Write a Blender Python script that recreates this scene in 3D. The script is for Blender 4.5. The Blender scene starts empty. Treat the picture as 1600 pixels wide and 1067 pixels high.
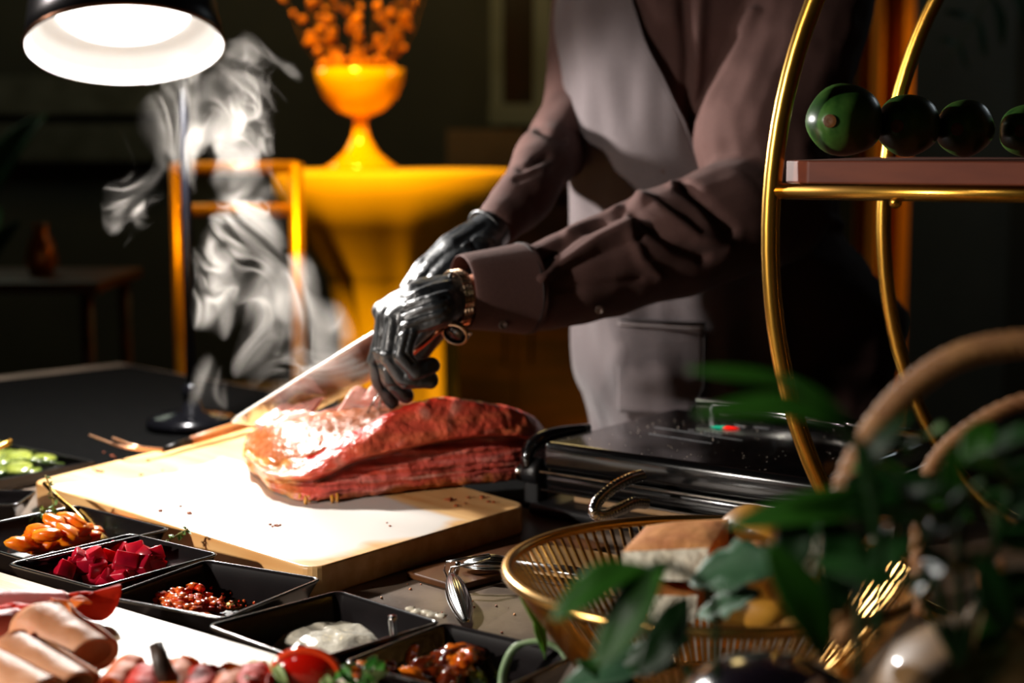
import bpy, bmesh, math, random
import numpy as np
from mathutils import Vector, Matrix, noise
random.seed(7)
sc = bpy.context.scene
COL = sc.collection
PI = math.pi
# ------------------------------------------------------------------ camera, light, exposure
CAMZ, PITCH, FPX = 1.39, math.radians(7.18), 2444.0
cam_d = bpy.data.cameras.new('camera'); cam = bpy.data.objects.new('camera', cam_d); COL.objects.link(cam)
cam.location = (0, 0, CAMZ); cam.rotation_euler = (PI/2-PITCH, 0, 0)
cam_d.lens = 55.0; cam_d.sensor_width = 36.0; cam_d.clip_start = .05
cam_d.dof.use_dof = True; cam_d.dof.focus_distance = 1.70; cam_d.dof.aperture_fstop = 3.0
sc.camera = cam
sc.view_settings.view_transform = 'Standard'; sc.view_settings.look = 'None'
sc.view_settings.exposure = 0.0; sc.view_settings.gamma = 1.0; sc.view_settings.use_curve_mapping = False
sc.cycles.use_denoising = True
sc.cycles.max_bounces = 7; sc.cycles.diffuse_bounces = 3; sc.cycles.glossy_bounces = 4
sc.cycles.transparent_max_bounces = 16; sc.cycles.volume_bounces = 0
sc.cycles.volume_step_rate = 1.0; sc.cycles.volume_max_steps = 256
sc.cycles.caustics_reflective = False; sc.cycles.caustics_refractive = False
sc.cycles.sample_clamp_indirect = 4.0

def G(px, py, z=.90):
    a = PITCH + math.atan((py-533.5)/FPX)
    u, v = (px-800)/FPX, (py-533.5)/FPX
    d = Vector((u, math.cos(PITCH)-v*math.sin(PITCH), -math.sin(PITCH)-v*math.cos(PITCH)))
    t = (z-CAMZ)/d.z
    return Vector((0, 0, CAMZ)) + d*t
def P(px, py, Y):
    u, v = (px-800)/FPX, (py-533.5)/FPX
    d = Vector((u, math.cos(PITCH)-v*math.sin(PITCH), -math.sin(PITCH)-v*math.cos(PITCH)))
    return Vector((0, 0, CAMZ)) + d*(Y/d.y)

w = bpy.data.worlds.new('world'); sc.world = w; w.use_nodes = True
w.node_tree.nodes['Background'].inputs[0].default_value = (.30, .34, .42, 1)
w.node_tree.nodes['Background'].inputs[1].default_value = .0045

def light(kind, name, loc, energy, color, target=None, size=.1, spot=None, blend=.3):
    d = bpy.data.lights.new(name, kind); o = bpy.data.objects.new(name, d); COL.objects.link(o)
    o.location = loc; d.energy = energy; d.color = color
    if kind == 'AREA': d.size = size
    else: d.shadow_soft_size = size
    if kind == 'SPOT': d.spot_size = math.radians(spot); d.spot_blend = blend
    if target is not None:
        o.rotation_euler = (Vector(target)-Vector(loc)).to_track_quat('-Z', 'Y').to_euler()
    return o
# the heat lamp over the board (its bulb sits inside the shade built below)
LAMP_C = P(196, 73, 2.5)
LAMP_N = Vector((.10, -.335, -.94)).normalized()      # the way the shade opens
light('SPOT', 'heat_lamp_light', LAMP_C + LAMP_N*.003, 96, (1, .96, .91), LAMP_C+LAMP_N, .035, 178, .25)
# unseen spots added out of the frame, no fixtures built
light('SPOT', 'fill_spot_on_cook', (-1.95, 2.6, 2.30), 60, (1, .88, .82), (.14, 2.42, 1.30), .06, 30, .5)  # added so the cook is lit from the left
light('SPOT', 'side_spot_on_buffet', (-2.0, .55, 1.66), 200, (1, .92, .83), (-.02, 1.66, .95), .05, 52, .85)  # unseen low spot for the light coming from the left
light('SPOT', 'fill_spot_on_greens', (-1.0, .1, 2.4), 42, (1, .93, .84), (.42, .85, 1.1), .06, 44, .8)  # added fill to brighten the foreground leaves
# amber lights of the room behind
light('SPOT', 'amber_table_spot', (-.70, 3.1, 2.95), 560, (1, .56, .02), (-.40, 4.5, 1.15), .22, 34, .7)
light('SPOT', 'amber_wall_spot', (2.2, 4.9, 3.0), 110, (1, .50, .03), (1.32, 5.5, 1.2), .1, 26, .6)
light('POINT', 'room_glow', (-.2, 5.6, 2.6), 13, (1, .72, .30), None, .25)
light('POINT', 'room_glow_right', (2.6, 4.6, 2.4), 7, (.75, .85, .9), None, .3)
light('POINT', 'room_glow_left', (-1.9, 5.2, 2.3), 8, (.8, .9, .7), None, .3)

# ------------------------------------------------------------------ helpers
def srgb(h):
    if isinstance(h, str):
        h = h.lstrip('#'); c = [int(h[i:i+2], 16)/255 for i in (0, 2, 4)]
    else: c = list(h)
    return tuple(x/12.92 if x <= .04045 else ((x+.055)/1.055)**2.4 for x in c)+(1,)
MATS = {}
def mat(name, c1, c2=None, rough=.5, metal=0., scale=20, bump=0., bscale=None, spec=.5, sub=0., coat=0., trans=0., emis=None, estr=0., stretch=None, detail=4, sheen=0., attr=False, thin=False, sss_col=None, ramp=(.35, .65)):
    if name in MATS: return MATS[name]
    m = bpy.data.materials.new(name); m.use_nodes = True; MATS[name] = m
    nt = m.node_tree; N = nt.nodes; L = nt.links; b = N['Principled BSDF']
    b.inputs['Base Color'].default_value = srgb(c1); b.inputs['Roughness'].default_value = rough
    b.inputs['Metallic'].default_value = metal; b.inputs['Specular IOR Level'].default_value = spec
    b.inputs['Coat Weight'].default_value = coat; b.inputs['Coat Roughness'].default_value = .08
    b.inputs['Transmission Weight'].default_value = trans; b.inputs['Sheen Weight'].default_value = sheen
    if sub: b.inputs['Subsurface Weight'].default_value = sub; b.inputs['Subsurface Radius'].default_value = (.014, .004, .0015); b.inputs['Subsurface Scale'].default_value = 1
    if emis: b.inputs['Emission Color'].default_value = srgb(emis); b.inputs['Emission Strength'].default_value = estr
    tc = N.new('ShaderNodeTexCoord'); mp = N.new('ShaderNodeMapping'); L.new(tc.outputs['Object'], mp.inputs[0])
    if stretch: mp.inputs['Scale'].default_value = stretch
    if c2 is not None:
        n = N.new('ShaderNodeTexNoise'); n.inputs['Scale'].default_value = scale; n.inputs['Detail'].default_value = detail
        L.new(mp.outputs[0], n.inputs['Vector'])
        r = N.new('ShaderNodeValToRGB'); r.color_ramp.elements[0].position = ramp[0]; r.color_ramp.elements[1].position = ramp[1]
        r.color_ramp.elements[0].color = srgb(c1); r.color_ramp.elements[1].color = srgb(c2)
        L.new(n.outputs['Fac'], r.inputs[0]); L.new(r.outputs[0], b.inputs['Base Color'])
        if attr:
            a = N.new('ShaderNodeVertexColor'); a.layer_name = 'Col'
            mx = N.new('ShaderNodeMix'); mx.data_type = 'RGBA'; mx.blend_type = 'MULTIPLY'; mx.inputs[0].default_value = 1
            L.new(r.outputs[0], mx.inputs[6]); L.new(a.outputs[0], mx.inputs[7]); L.new(mx.outputs[2], b.inputs['Base Color'])
    if bump:
        n2 = N.new('ShaderNodeTexNoise'); n2.inputs['Scale'].default_value = bscale or scale; n2.inputs['Detail'].default_value = 6
        L.new(mp.outputs[0], n2.inputs['Vector'])
        bp = N.new('ShaderNodeBump'); bp.inputs['Strength'].default_value = bump; bp.inputs['Distance'].default_value = .004
        L.new(n2.outputs['Fac'], bp.inputs['Height']); L.new(bp.outputs[0], b.inputs['Normal'])
    return m

def link(name, me, m=None, parent=None, smooth=True):
    o = bpy.data.objects.new(name, me); COL.objects.link(o)
    if m is not None and not me.materials: me.materials.append(m)
    if smooth: me.shade_smooth()
    if parent is not None: o.parent = parent
    return o
def mesh(name, vs, fs, m=None, parent=None, smooth=True):
    me = bpy.data.meshes.new(name); me.from_pydata([tuple(v) for v in vs], [], fs); me.update()
    return link(name, me, m, parent, smooth)
def bmobj(name, bm, m=None, parent=None, smooth=True, fix=True):
    if fix: bmesh.ops.recalc_face_normals(bm, faces=bm.faces)
    me = bpy.data.meshes.new(name); bm.to_mesh(me); bm.free()
    return link(name, me, m, parent, smooth)
def tag(o, label=None, cat=None, group=None, kind=None):
    if label: o['label'] = label
    if cat: o['category'] = cat
    if group: o['group'] = group
    if kind: o['kind'] = kind
    return o
def thing(name, label, cat, loc=(0, 0, 0), rz=0, group=None):
    o = bpy.data.objects.new(name, None); COL.objects.link(o); o.empty_display_size = .02
    o.location = loc; o.rotation_euler = (0, 0, rz); return tag(o, label, cat, group)
def copy_tree(o, parent=None):
    c = o.copy(); COL.objects.link(c); c.parent = parent
    for ch in [x for x in TREE.get(o.name, []) ]: copy_tree(ch, c)
    return c
TREE = {}
def kids(o):
    for x in list(bpy.data.objects):
        if x.parent: TREE.setdefault(x.parent.name, [])
    TREE[o.name] = [x for x in bpy.data.objects if x.parent == o]
    for x in TREE[o.name]: kids(x)
def frames(pts):
    pts = [Vector(p) for p in pts]; T = []
    for i in range(len(pts)):
        a = pts[max(0, i-1)]; b = pts[min(len(pts)-1, i+1)]; T.append((b-a).normalized())
    n = T[0].orthogonal().normalized(); out = []
    for t in T:
        n = (n - t*n.dot(t)).normalized(); out.append((n.copy(), t.cross(n).normalized(), t))
    return pts, out
def spline(pts, k=6):
    """Catmull-Rom through tuples of any length."""
    a = [np.array(p, float) for p in pts]; a = [2*a[0]-a[1]]+a+[2*a[-1]-a[-2]]; out = []
    for i in range(1, len(a)-2):
        for j in range(k):
            t = j/k
            out.append(.5*((2*a[i])+(-a[i-1]+a[i+1])*t+(2*a[i-1]-5*a[i]+4*a[i+1]-a[i+2])*t*t+(-a[i-1]+3*a[i]-3*a[i+1]+a[i+2])*t**3))
    out.append(a[-2]); return out
def bm_tube(bm, pts, r, n=8, closed=False, flat=1.0, cap=True):
    P_, F = frames(pts); k = len(P_)
    if closed:
        # keep frames consistent in a planar loop
        pass
    R = r if hasattr(r, '__len__') else [r]*k
    rings = []
    for p, (a, b, t), rr in zip(P_, F, R):
        rings.append([bm.verts.new(p+a*math.cos(2*PI*j/n)*rr+b*math.sin(2*PI*j/n)*rr*flat) for j in range(n)])
    m_ = k if closed else k-1
    for i in range(m_):
        A, B = rings[i], rings[(i+1) % k]
        for j in range(n): bm.faces.new((A[j], A[(j+1) % n], B[(j+1) % n], B[j]))
    if cap and not closed:
        bm.faces.new(rings[0][::-1]); bm.faces.new(rings[-1])
    return bm
def tube(name, pts, r, m, parent=None, n=8, closed=False, flat=1.0):
    return bmobj(name, bm_tube(bmesh.new(), pts, r, n, closed, flat), m, parent)
def bm_box(bm, cx, cy, cz, sx, sy, sz, M=None, bev=0, seg=2):
    r = bmesh.ops.create_cube(bm, size=1); vs = r['verts']
    for v in vs: v.co = Vector((cx+v.co.x*sx, cy+v.co.y*sy, cz+v.co.z*sz))
    if bev:
        es = {e for v in vs for e in v.link_edges}
        q = bmesh.ops.bevel(bm, geom=list(es), offset=bev, segments=seg, profile=.5, affect='EDGES')
        vs = {v for f in q['faces'] for v in f.verts} | {v for v in vs if v.is_valid}
    if M is not None:
        for v in vs: v.co = M @ v.co
    return bm
def box(name, c, s, m, parent=None, bev=0, M=None, smooth=False, seg=2):
    return bmobj(name, bm_box(bmesh.new(), *c, *s, M=M, bev=bev, seg=seg), m, parent, smooth)
def bm_lathe(bm, prof, n=48, M=None):
    rings = []
    for (r, z) in prof:
        if r < 1e-6: rings.append([bm.verts.new((0, 0, z))])
        else: rings.append([bm.verts.new((r*math.cos(2*PI*j/n), r*math.sin(2*PI*j/n), z)) for j in range(n)])
    for A, B in zip(rings, rings[1:]):
        for j in range(n):
            if len(A) == 1 and len(B) == 1: continue
            if len(A) == 1: bm.faces.new((A[0], B[j], B[(j+1) % n]))
            elif len(B) == 1: bm.faces.new((A[j], A[(j+1) % n], B[0]))
            else: bm.faces.new((A[j], A[(j+1) % n], B[(j+1) % n], B[j]))
    if M is not None:
        for R in rings:
            for v in R: v.co = M @ v.co
    return bm
def lathe(name, prof, m, parent=None, n=48, M=None):
    return bmobj(name, bm_lathe(bmesh.new(), prof, n, M), m, parent)
def bm_blob(bm, c, r, seed=0, amp=.2, fr=1.2, sub=3, R=None):
    q = bmesh.ops.create_icosphere(bm, subdivisions=sub, radius=1); off = Vector((seed*3.1, seed*1.7, seed*.9))
    for v in q['verts']:
        d = v.co.copy(); k = 1+amp*noise.noise(d*fr+off)*2
        v.co = Vector((d.x*r[0]*k, d.y*r[1]*k, d.z*r[2]*k))
        if R is not None: v.co = R @ v.co
        v.co += Vector(c)
    return bm
def blob(name, c, r, m, parent=None, seed=0, amp=.2, fr=1.2, sub=3, R=None):
    return bmobj(name, bm_blob(bmesh.new(), (0, 0, 0) if parent is None else c, r, seed, amp, fr, sub, R), m, parent)
def along(a, b):
    """Matrix: local z from a to b, origin at a."""
    a, b = Vector(a), Vector(b)
    return Matrix.Translation(a) @ (b-a).to_track_quat('Z', 'Y').to_matrix().to_4x4()
def bm_capsules(bm, chains, n=12):
    """tapered capsule chains: list of [(point, radius), ...] as closed blobs for a voxel remesh."""
    for ch in chains:
        for (a, ra), (b, rb) in zip(ch, ch[1:]):
            a, b = Vector(a), Vector(b); L_ = (b-a).length
            M = along(a, b); prof = [(0, -ra)]
            for k in range(1, 4): prof.append((ra*math.sin(k*PI/8), -ra*math.cos(k*PI/8)))
            for k in range(5): t = k/4; prof.append((ra+(rb-ra)*t, L_*t))
            for k in range(3, 0, -1): prof.append((rb*math.sin(k*PI/8), L_+rb*math.cos(k*PI/8)))
            prof.append((0, L_+rb)); bm_lathe(bm, prof, n, M)
    return bm
def remeshed(bm, voxel, smooth=4):
    bmesh.ops.recalc_face_normals(bm, faces=bm.faces)
    me = bpy.data.meshes.new('tmp'); bm.to_mesh(me); bm.free()
    o = bpy.data.objects.new('tmp', me); COL.objects.link(o)
    m = o.modifiers.new('r', 'REMESH'); m.mode = 'VOXEL'; m.voxel_size = voxel
    if smooth:
        s = o.modifiers.new('s', 'SMOOTH'); s.factor = .5; s.iterations = smooth
    dg = bpy.context.evaluated_depsgraph_get(); dg.update()
    r = bpy.data.meshes.new_from_object(o.evaluated_get(dg)); bpy.data.objects.remove(o); bpy.data.meshes.remove(me)
    return r
def mesh_arrays(me):
    n = len(me.vertices); co = np.empty(n*3); no = np.empty(n*3)
    me.vertices.foreach_get('co', co); me.vertices.foreach_get('normal', no)
    return co.reshape(-1, 3), no.reshape(-1, 3)
def sculpt(me, folds, Y, gate=-.05):
    """folds: (polyline of picture points, width px, depth m). Raises (+) or cuts (-) cloth on the side facing the camera."""
    co, no = mesh_arrays(me); g = np.clip((-no[:, 1]-gate)*3, 0, 1)
    disp = np.zeros(len(co))
    for pl, wd, amp in folds:
        pts = [P(x, y, Y) for x, y in pl]; wm = wd/FPX*Y; best = np.full(len(co), 9.)
        q = co[:, [0, 2]]*(Y/co[:, 1:2])+np.array([[0, CAMZ]])*(1-Y/co[:, 1:2])
        tot = 0
        for a, b in zip(pts, pts[1:]):
            A = np.array([a.x, a.z]); B = np.array([b.x, b.z]); d = B-A
            t = np.clip(((q-A)@d)/(d@d), 0, 1); dist = np.linalg.norm(q-(A+t[:, None]*d), axis=1)
            best = np.minimum(best, dist)
        disp += amp*np.exp(-(best/wm)**2)
    co = co+no*(disp*g)[:, None]
    me.vertices.foreach_set('co', co.ravel()); me.update()
def jitter(me, amp, fr, seed=0, stretch=(1, 1, 1)):
    co, no = mesh_arrays(me); off = Vector((seed*2.3, seed*5.1, seed))
    d = np.array([noise.noise(Vector((c[0]*stretch[0], c[1]*stretch[1], c[2]*stretch[2]))*fr+off) for c in co])
    me.vertices.foreach_set('co', (co+no*(d*amp)[:, None]).ravel()); me.update()
def leaf(name, base, tip, width, m, parent=None, bend=.15, fold=.25, up=(0, 0, 1), seed=0, nx=10, ragged=0, shape=1.0):
    base, tip = Vector(base), Vector(tip); d = tip-base; L_ = d.length; d.normalize()
    s = d.cross(Vector(up)); s = (s if s.length > 1e-3 else d.orthogonal()).normalized(); u = s.cross(d)
    vs, fs = [], []; nw = 6
    for i in range(nx+1):
        t = i/nx; wd = width*.5*(math.sin(PI*min(1, t**shape*.96+.02))**.8)
        c = base+d*L_*t+u*(bend*L_*math.sin(PI*t)*.6)+s*(.04*L_*math.sin(5*t+seed))
        for j in range(nw+1):
            v = j/nw*2-1; rg = 1+ragged*noise.noise(Vector((t*9, v*2+seed, seed)))
            h = fold*wd*abs(v)+.05*wd*math.sin(t*14+v*3+seed)
            vs.append(c+s*(v*wd*rg)+u*h)
    k = nw+1
    for i in range(nx):
        for j in range(nw): fs.append((i*k+j, i*k+j+1, (i+1)*k+j+1, (i+1)*k+j))
    o = mesh(name, vs, fs, m, parent); sm = o.modifiers.new('thickness', 'SOLIDIFY'); sm.thickness = .0006
    return o
def txt(name, body, size, M, m, parent=None, extrude=.0002):
    c = bpy.data.curves.new(name, 'FONT'); c.body = body; c.size = size; c.extrude = extrude
    o = bpy.data.objects.new(name, c); COL.objects.link(o); c.materials.append(m)
    o.matrix_world = M
    if parent: o.parent = parent
    return o

ORD = ['first', 'second', 'third', 'fourth', 'fifth', 'sixth', 'seventh', 'eighth', 'ninth', 'tenth', 'eleventh', 'twelfth', 'thirteenth', 'fourteenth', 'fifteenth', 'sixteenth']
def rank_labels(items, what, where):
    """items: (object, px, py). Back row and near row, counted from the left."""
    items = sorted(items, key=lambda t: t[2]); h = (len(items)+1)//2
    for row, nm in ((items[:h], 'back'), (items[h:], 'near')):
        for i, (o, x, y) in enumerate(sorted(row, key=lambda t: t[1])):
            if i == 0: o['label'] = '%s, leftmost of the %s row %s' % (what, nm, where)
            elif i == len(row)-1: o['label'] = '%s, rightmost of the %s row %s' % (what, nm, where)
            else: o['label'] = '%s, %s from left in %s row %s' % (what, ORD[i], nm, where)
# ------------------------------------------------------------------ materials
wood = mat('pale_wood', '#c99a62', '#e3bb85', .48, scale=6, stretch=(1, 1, 14), bump=.15, bscale=30)
# ------------------------------------------------------------------ the room
wallm = mat('wall_paint', '#3b3a30', '#4a483a', .8, scale=1.5, bump=.2, bscale=8)
floorm = mat('dark_floor', '#241d16', '#3a2f22', .5, scale=3, bump=.1)
def struct(o): return tag(o, kind='structure')
struct(box('floor', (0, 3.5, -.05), (9, 9, .1), floorm))
struct(box('ceiling', (0, 3.5, 3.25), (9, 9, .1), mat('ceiling_paint', '#2a2824', None, .9)))
struct(box('wall_back', (0, 7.05, 1.6), (9, .1, 3.3), wallm))
struct(box('wall_left', (-3.55, 3.5, 1.6), (.1, 7, 3.3), wallm))
struct(box('wall_right', (3.95, 3.5, 1.6), (.1, 7, 3.3), wallm))
struct(box('wall_front', (0, -1.0, 1.6), (9, .1, 3.3), wallm))
trim = mat('trim_paint', '#8a8b78', '#77775f', .6, scale=4)
t = box('window_1', (0.055, 6.98, 1.75), (.20, .03, .95), mat('dim_pane', '#2b2412', '#4a2c12', .25, scale=2)); struct(t)
for i, (x0, x1) in enumerate(((766, 786), (834, 862))):
    a, b = P(x0, 0, 6.9), P(x1, 0, 6.9)
    struct(box('window_1_frame' if i == 0 else 'window_1_frame.001', ((a.x+b.x)/2, 6.94, 1.95), (b.x-a.x, .07, 1.5), trim, t if False else None))
struct(box('window_1_sill', (.05, 6.93, 1.52), (.3, .10, .09), trim))
# stone coping band on the left wall
struct(box('trim_1', (-2.3, 6.9, 1.60), (1.9, .2, .16), mat('pale_stone', '#5d5c50', '#474639', .8, scale=9, bump=.6, bscale=20)))
struct(box('trim_2', (-2.3, 6.9, 1.40), (1.9, .2, .16), mat('pale_stone2', '#4f4f44', '#3d3d30', .8, scale=9, bump=.6, bscale=20)))

# sideboard with boxes behind (dim)
sb = thing('sideboard', 'dim brown sideboard behind the yellow round table, below window', 'cabinet', (.02, 6.2, 0))
dk = mat('dark_walnut', '#3a2212', '#552f18', .5, scale=3, stretch=(1, 1, 6))
box('carcass', (0, 0, .62), (.95, .45, 1.16), dk, sb, .01); box('worktop', (0, 0, 1.22), (1.0, .5, .04), dk, sb, .005)
for i in (-1, 1):
    d = box('door', (i*.235, -.232, .62), (.45, .02, 1.05), dk, sb, .004)
    tube('handle', [(i*.05, -.25, .56), (i*.05, -.262, .60), (i*.05, -.262, .70), (i*.05, -.25, .74)], .005, mat('brass_dark', '#8a6a2a', None, .3, 1), d, 6)
crate = thing('cardboard_box', 'plain tan box standing on the dim brown sideboard', 'box', (-.10, 6.15, 1.24))
cb = mat('cardboard', '#8a6d4c', '#7a5f40', .8, scale=5)
box('box_body', (0, 0, .10), (.30, .22, .20), cb, crate, .004); box('flap', (0, 0, .204), (.30, .22, .006), cb, crate, .001)
lc = thing('red_canister', 'dark red canister on the sideboard beside the tan box', 'canister', (.17, 6.15, 1.24))
rc = mat('dull_red', '#5e2412', '#6e2e18', .45, scale=4)
lathe('canister_body', [(0, 0), (.05, 0), (.052, .01), (.052, .16), (.045, .175), (0, .175)], rc, lc, 24); lathe('lid', [(0, .175), (.047, .176), (.047, .195), (.01, .2), (.008, .215), (0, .218)], rc, lc, 24)

# yellow round table
yt = thing('round_table', 'tall round table with a yellow cloth lit amber, carrying the pedestal bowl', 'table', (-.336, 4.55, 0))
cloth = mat('mustard_cloth', '#f0c030', '#e8b42a', .65, scale=3)
bm = bmesh.new(); rings = []
prof = [(.0, 1.318), (.20, 1.318), (.335, 1.318), (.348, 1.314), (.352, 1.30), (.352, 1.25), (.30, 1.16), (.20, 1.02), (.16, .85), (.155, .6), (.19, .35), (.25, .12), (.30, .02)]
n = 96
for i, (r, z) in enumerate(prof):
    if r == 0: rings.append([bm.verts.new((0, 0, z))]); continue
    k = max(0, (i-5))/7
    rings.append([bm.verts.new(((r+k*.028*math.sin(9*a+1)+k*.012*math.sin(17*a))*math.cos(a), (r+k*.028*math.sin(9*a+1)+k*.012*math.sin(17*a))*math.sin(a), z)) for a in [2*PI*j/n for j in range(n)]])
for A, B in zip(rings, rings[1:]):
    for j in range(n):
        if len(A) == 1: bm.faces.new((A[0], B[j], B[(j+1) % n]))
        else: bm.faces.new((A[j], B[j], B[(j+1) % n], A[(j+1) % n]))
bmobj('table_cover', bm, cloth, yt)
lathe('base', [(0, 0), (.28, 0), (.28, .015), (.04, .03), (.03, .06), (.03, 1.30), (0, 1.30)], mat('black_metal', '#0c0c0d', None, .35, .8), yt, 32)
# pedestal bowl with berries
amber = mat('amber_glass', '#ffc400', '#ffb000', .10, scale=2, coat=.6)
ub = P(562, 268, 4.5)
urn = thing('pedestal_bowl', 'glossy yellow pedestal bowl on the yellow round table, filled with dried berries', 'bowl', (ub.x, 4.55, 1.318))
lathe('foot', [(0, 0), (.105, 0), (.108, .006), (.085, .02), (.05, .05), (.028, .09), (.020, .13), (.022, .155), (0, .155)], amber, urn)
lathe('bowl', [(0, .152), (.03, .152), (.07, .17), (.105, .205), (.125, .25), (.130, .285), (.126, .287), (.12, .26), (.09, .215), (.05, .185), (0, .18)], amber, urn)
br = thing('dried_branches', 'branches of small round amber berries standing in the pedestal bowl', 'branches', (ub.x, 4.55, 1.318))
twig = mat('twig', '#6b4310', '#4a2d0c', .8, scale=20); berry = mat('amber_berry', '#f09a1c', '#c86a10', .25, scale=6)
tb = bmesh.new(); random.seed(3); bpts = []
for k in range(15):
    a = k*2.4; s_ = .03+.08*random.random(); hh = .16+.22*random.random(); lean = .10+.12*random.random()
    if k % 5 == 0: lean *= 1.3
    p0 = Vector((.04*math.cos(a), .04*math.sin(a), .22)); p1 = p0+Vector((math.cos(a)*lean*.6, math.sin(a)*lean*.6, hh*.6)); p2 = p0+Vector((math.cos(a)*lean, math.sin(a)*lean, hh+.12))
    bm_tube(tb, [p0, p1, p2], [.003, .002, .001], 5)
    for j in range(13):
        t = .12+.88*j/12; q = (p0.lerp(p1, t)).lerp(p1.lerp(p2, t), t)
        bpts.append(q+Vector((random.uniform(-.02, .02), random.uniform(-.02, .02), random.uniform(-.02, .02))))
for k in range(40):
    a = random.random()*6.28; r = .115*math.sqrt(random.random()); bpts.append(Vector((r*math.cos(a), r*math.sin(a), .285+random.random()*.035)))
bmobj('twigs', tb, twig, br)
q = bmesh.new(); bmesh.ops.create_icosphere(q, subdivisions=2, radius=.010); bme = bpy.data.meshes.new('berry'); q.to_mesh(bme); q.free(); bme.materials.append(berry); bme.shade_smooth()
for p in bpts[:230]:
    o = bpy.data.objects.new('berry', bme); COL.objects.link(o); o.parent = br; o.location = p; o.scale = (random.uniform(.7, 1.35),)*3
# gold chair back behind the smoke
gold_d = mat('gold_chair_metal', '#d89a1c', '#c88a14', .3, .6, scale=5)
ch = thing('dining_chair', 'gold metal chair with an open square back, left of the yellow table', 'chair', (-.62, 4.1, 0))
a = P(292, 262, 4.1); b = P(462, 250, 4.1); zt = a.z; xl = a.x+.62; xr = b.x+.62
def bar(name, p, q_, wd, par, m=gold_d): return tube(name, [p, q_], wd, m, par, 12)
bar('top_rail', (xl-.02, 0, zt), (xr, 0, zt), .017, ch); bar('mid_rail', (xl-.02, 0, zt-.11), (xr, 0, zt-.11), .017, ch)
bar('back_post', (xr, 0, zt+.012), (xr, 0, .02), .019, ch); bar('back_post', (xl-.03, 0, zt+.012), (xl-.03, 0, .02), .014, ch)
box('seat', ((xl+xr)/2, -.15, .75), (.30, .32, .03), mat('chair_seat', '#40300f', None, .7), ch, .008)
bar('leg', (xr, -.29, .74), (xr, -.30, 0.0), .014, ch); bar('leg', (xl, -.29, .74), (xl, -.30, 0), .014, ch)
# lit curtain on the right
cu = bmesh.new(); x0, x1 = 1.20, 1.40; vs = []; N_ = 60
for i in range(N_+1):
    t = i/N_; x = x0+(x1-x0)*t; y = 5.5+.035*math.sin(t*14)+.012*math.sin(t*33)
    vs.append([cu.verts.new((x, y, z)) for z in (2.9, 2.0, 1.2, .5, .02)])
for i in range(N_):
    for j in range(4): cu.faces.new((vs[i][j], vs[i][j+1], vs[i+1][j+1], vs[i+1][j]))
o = bmobj('curtain', cu, mat('amber_cloth', '#d98a18', '#c87c12', .7, scale=2)); o.modifiers.new('thickness', 'SOLIDIFY').thickness = .004
tag(o, 'narrow amber lit curtain hanging behind the cook, right of the back', 'curtain')
# grey panel behind the frond
struct(box('trim_3', (1.75, 6.2, 1.6), (.42, .05, 2.9), mat('grey_panel', '#5a5f58', '#4b4f49', .8, scale=2)))
# fern frond at top right and dark plant at left
def frond(root, base, tip, n, ll, m, w=.25):
    base, tip = Vector(base), Vector(tip); d = tip-base
    c = [base+d*t+Vector((0, 0, .12*math.sin(PI*t)*d.length)) for t in [i/n for i in range(n+1)]]
    tube('stem', c, [.006*(1-.7*i/n) for i in range(n+1)], m, root, 5)
    for i in range(1, n):
        s = d.cross(Vector((0, 1, 0))).normalized() if abs(d.y) < .9*d.length else Vector((1, 0, 0))
        for sg in (-1, 1):
            L_ = ll*math.sin(PI*(i/n)*.85+.3)
            tipp = c[i]+s*sg*L_+d.normalized()*L_*.5+Vector((0, random.uniform(-.02, .02), -.2*L_))
            leaf('leaflet', c[i], tipp, L_*w, m, root, .1, .2, (0, -1, .3), i, 5)
dg_ = mat('dark_frond', '#16401e', '#1f5a2c', .5, scale=8)
pl = thing('potted_palm', 'dark green palm fronds hanging at the top right behind the stand', 'plant', (1.95, 5.0, 0))
lathe('pot', [(0, 0), (.15, 0), (.2, .35), (.21, .36), (.19, .36), (.15, .1), (0, .1)], mat('pot_dark', '#241c16', None, .6), pl, 32)
tube('trunk', [(0, 0, .1), (.02, 0, .9), (0, 0, 1.75), (-.02, 0, 2.3)], [.03, .025, .02, .015], twig, pl, 8)
for (tx, ty, tz) in ((-.62, -.1, 1.62), (-.45, .2, 1.9), (.4, 0, 1.8), (.3, -.3, 2.0), (-.2, -.4, 1.75)):
    frond(pl, (-.02, 0, 2.25), (tx, ty, tz), 12, .17, dg_)
pl = thing('floor_plant', 'dark leafy plant at the far left behind the pickle tray', 'plant', (-1.95, 4.9, 0))
lathe('pot', [(0, 0), (.16, 0), (.22, .4), (.23, .41), (.2, .41), (.15, .1), (0, .1)], MATS['pot_dark'], pl, 32)
random.seed(5)
for k in range(14):
    a = k*2.4; r = .3+.35*random.random(); z = 1.1+.5*random.random()
    bs = Vector((.03*math.cos(a), .03*math.sin(a), .35)); md = Vector((.35*r*math.cos(a), .35*r*math.sin(a), z*.75)); tp = Vector((r*math.cos(a), r*math.sin(a), z))
    tube('stem', [bs, bs.lerp(md, .5)+Vector((0, 0, .05)), md], [.008, .006, .004], dg_, pl, 5)
    leaf('leaf', md, tp, .11, dg_, pl, .15, .3, (0, -1, .5), k)
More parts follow.
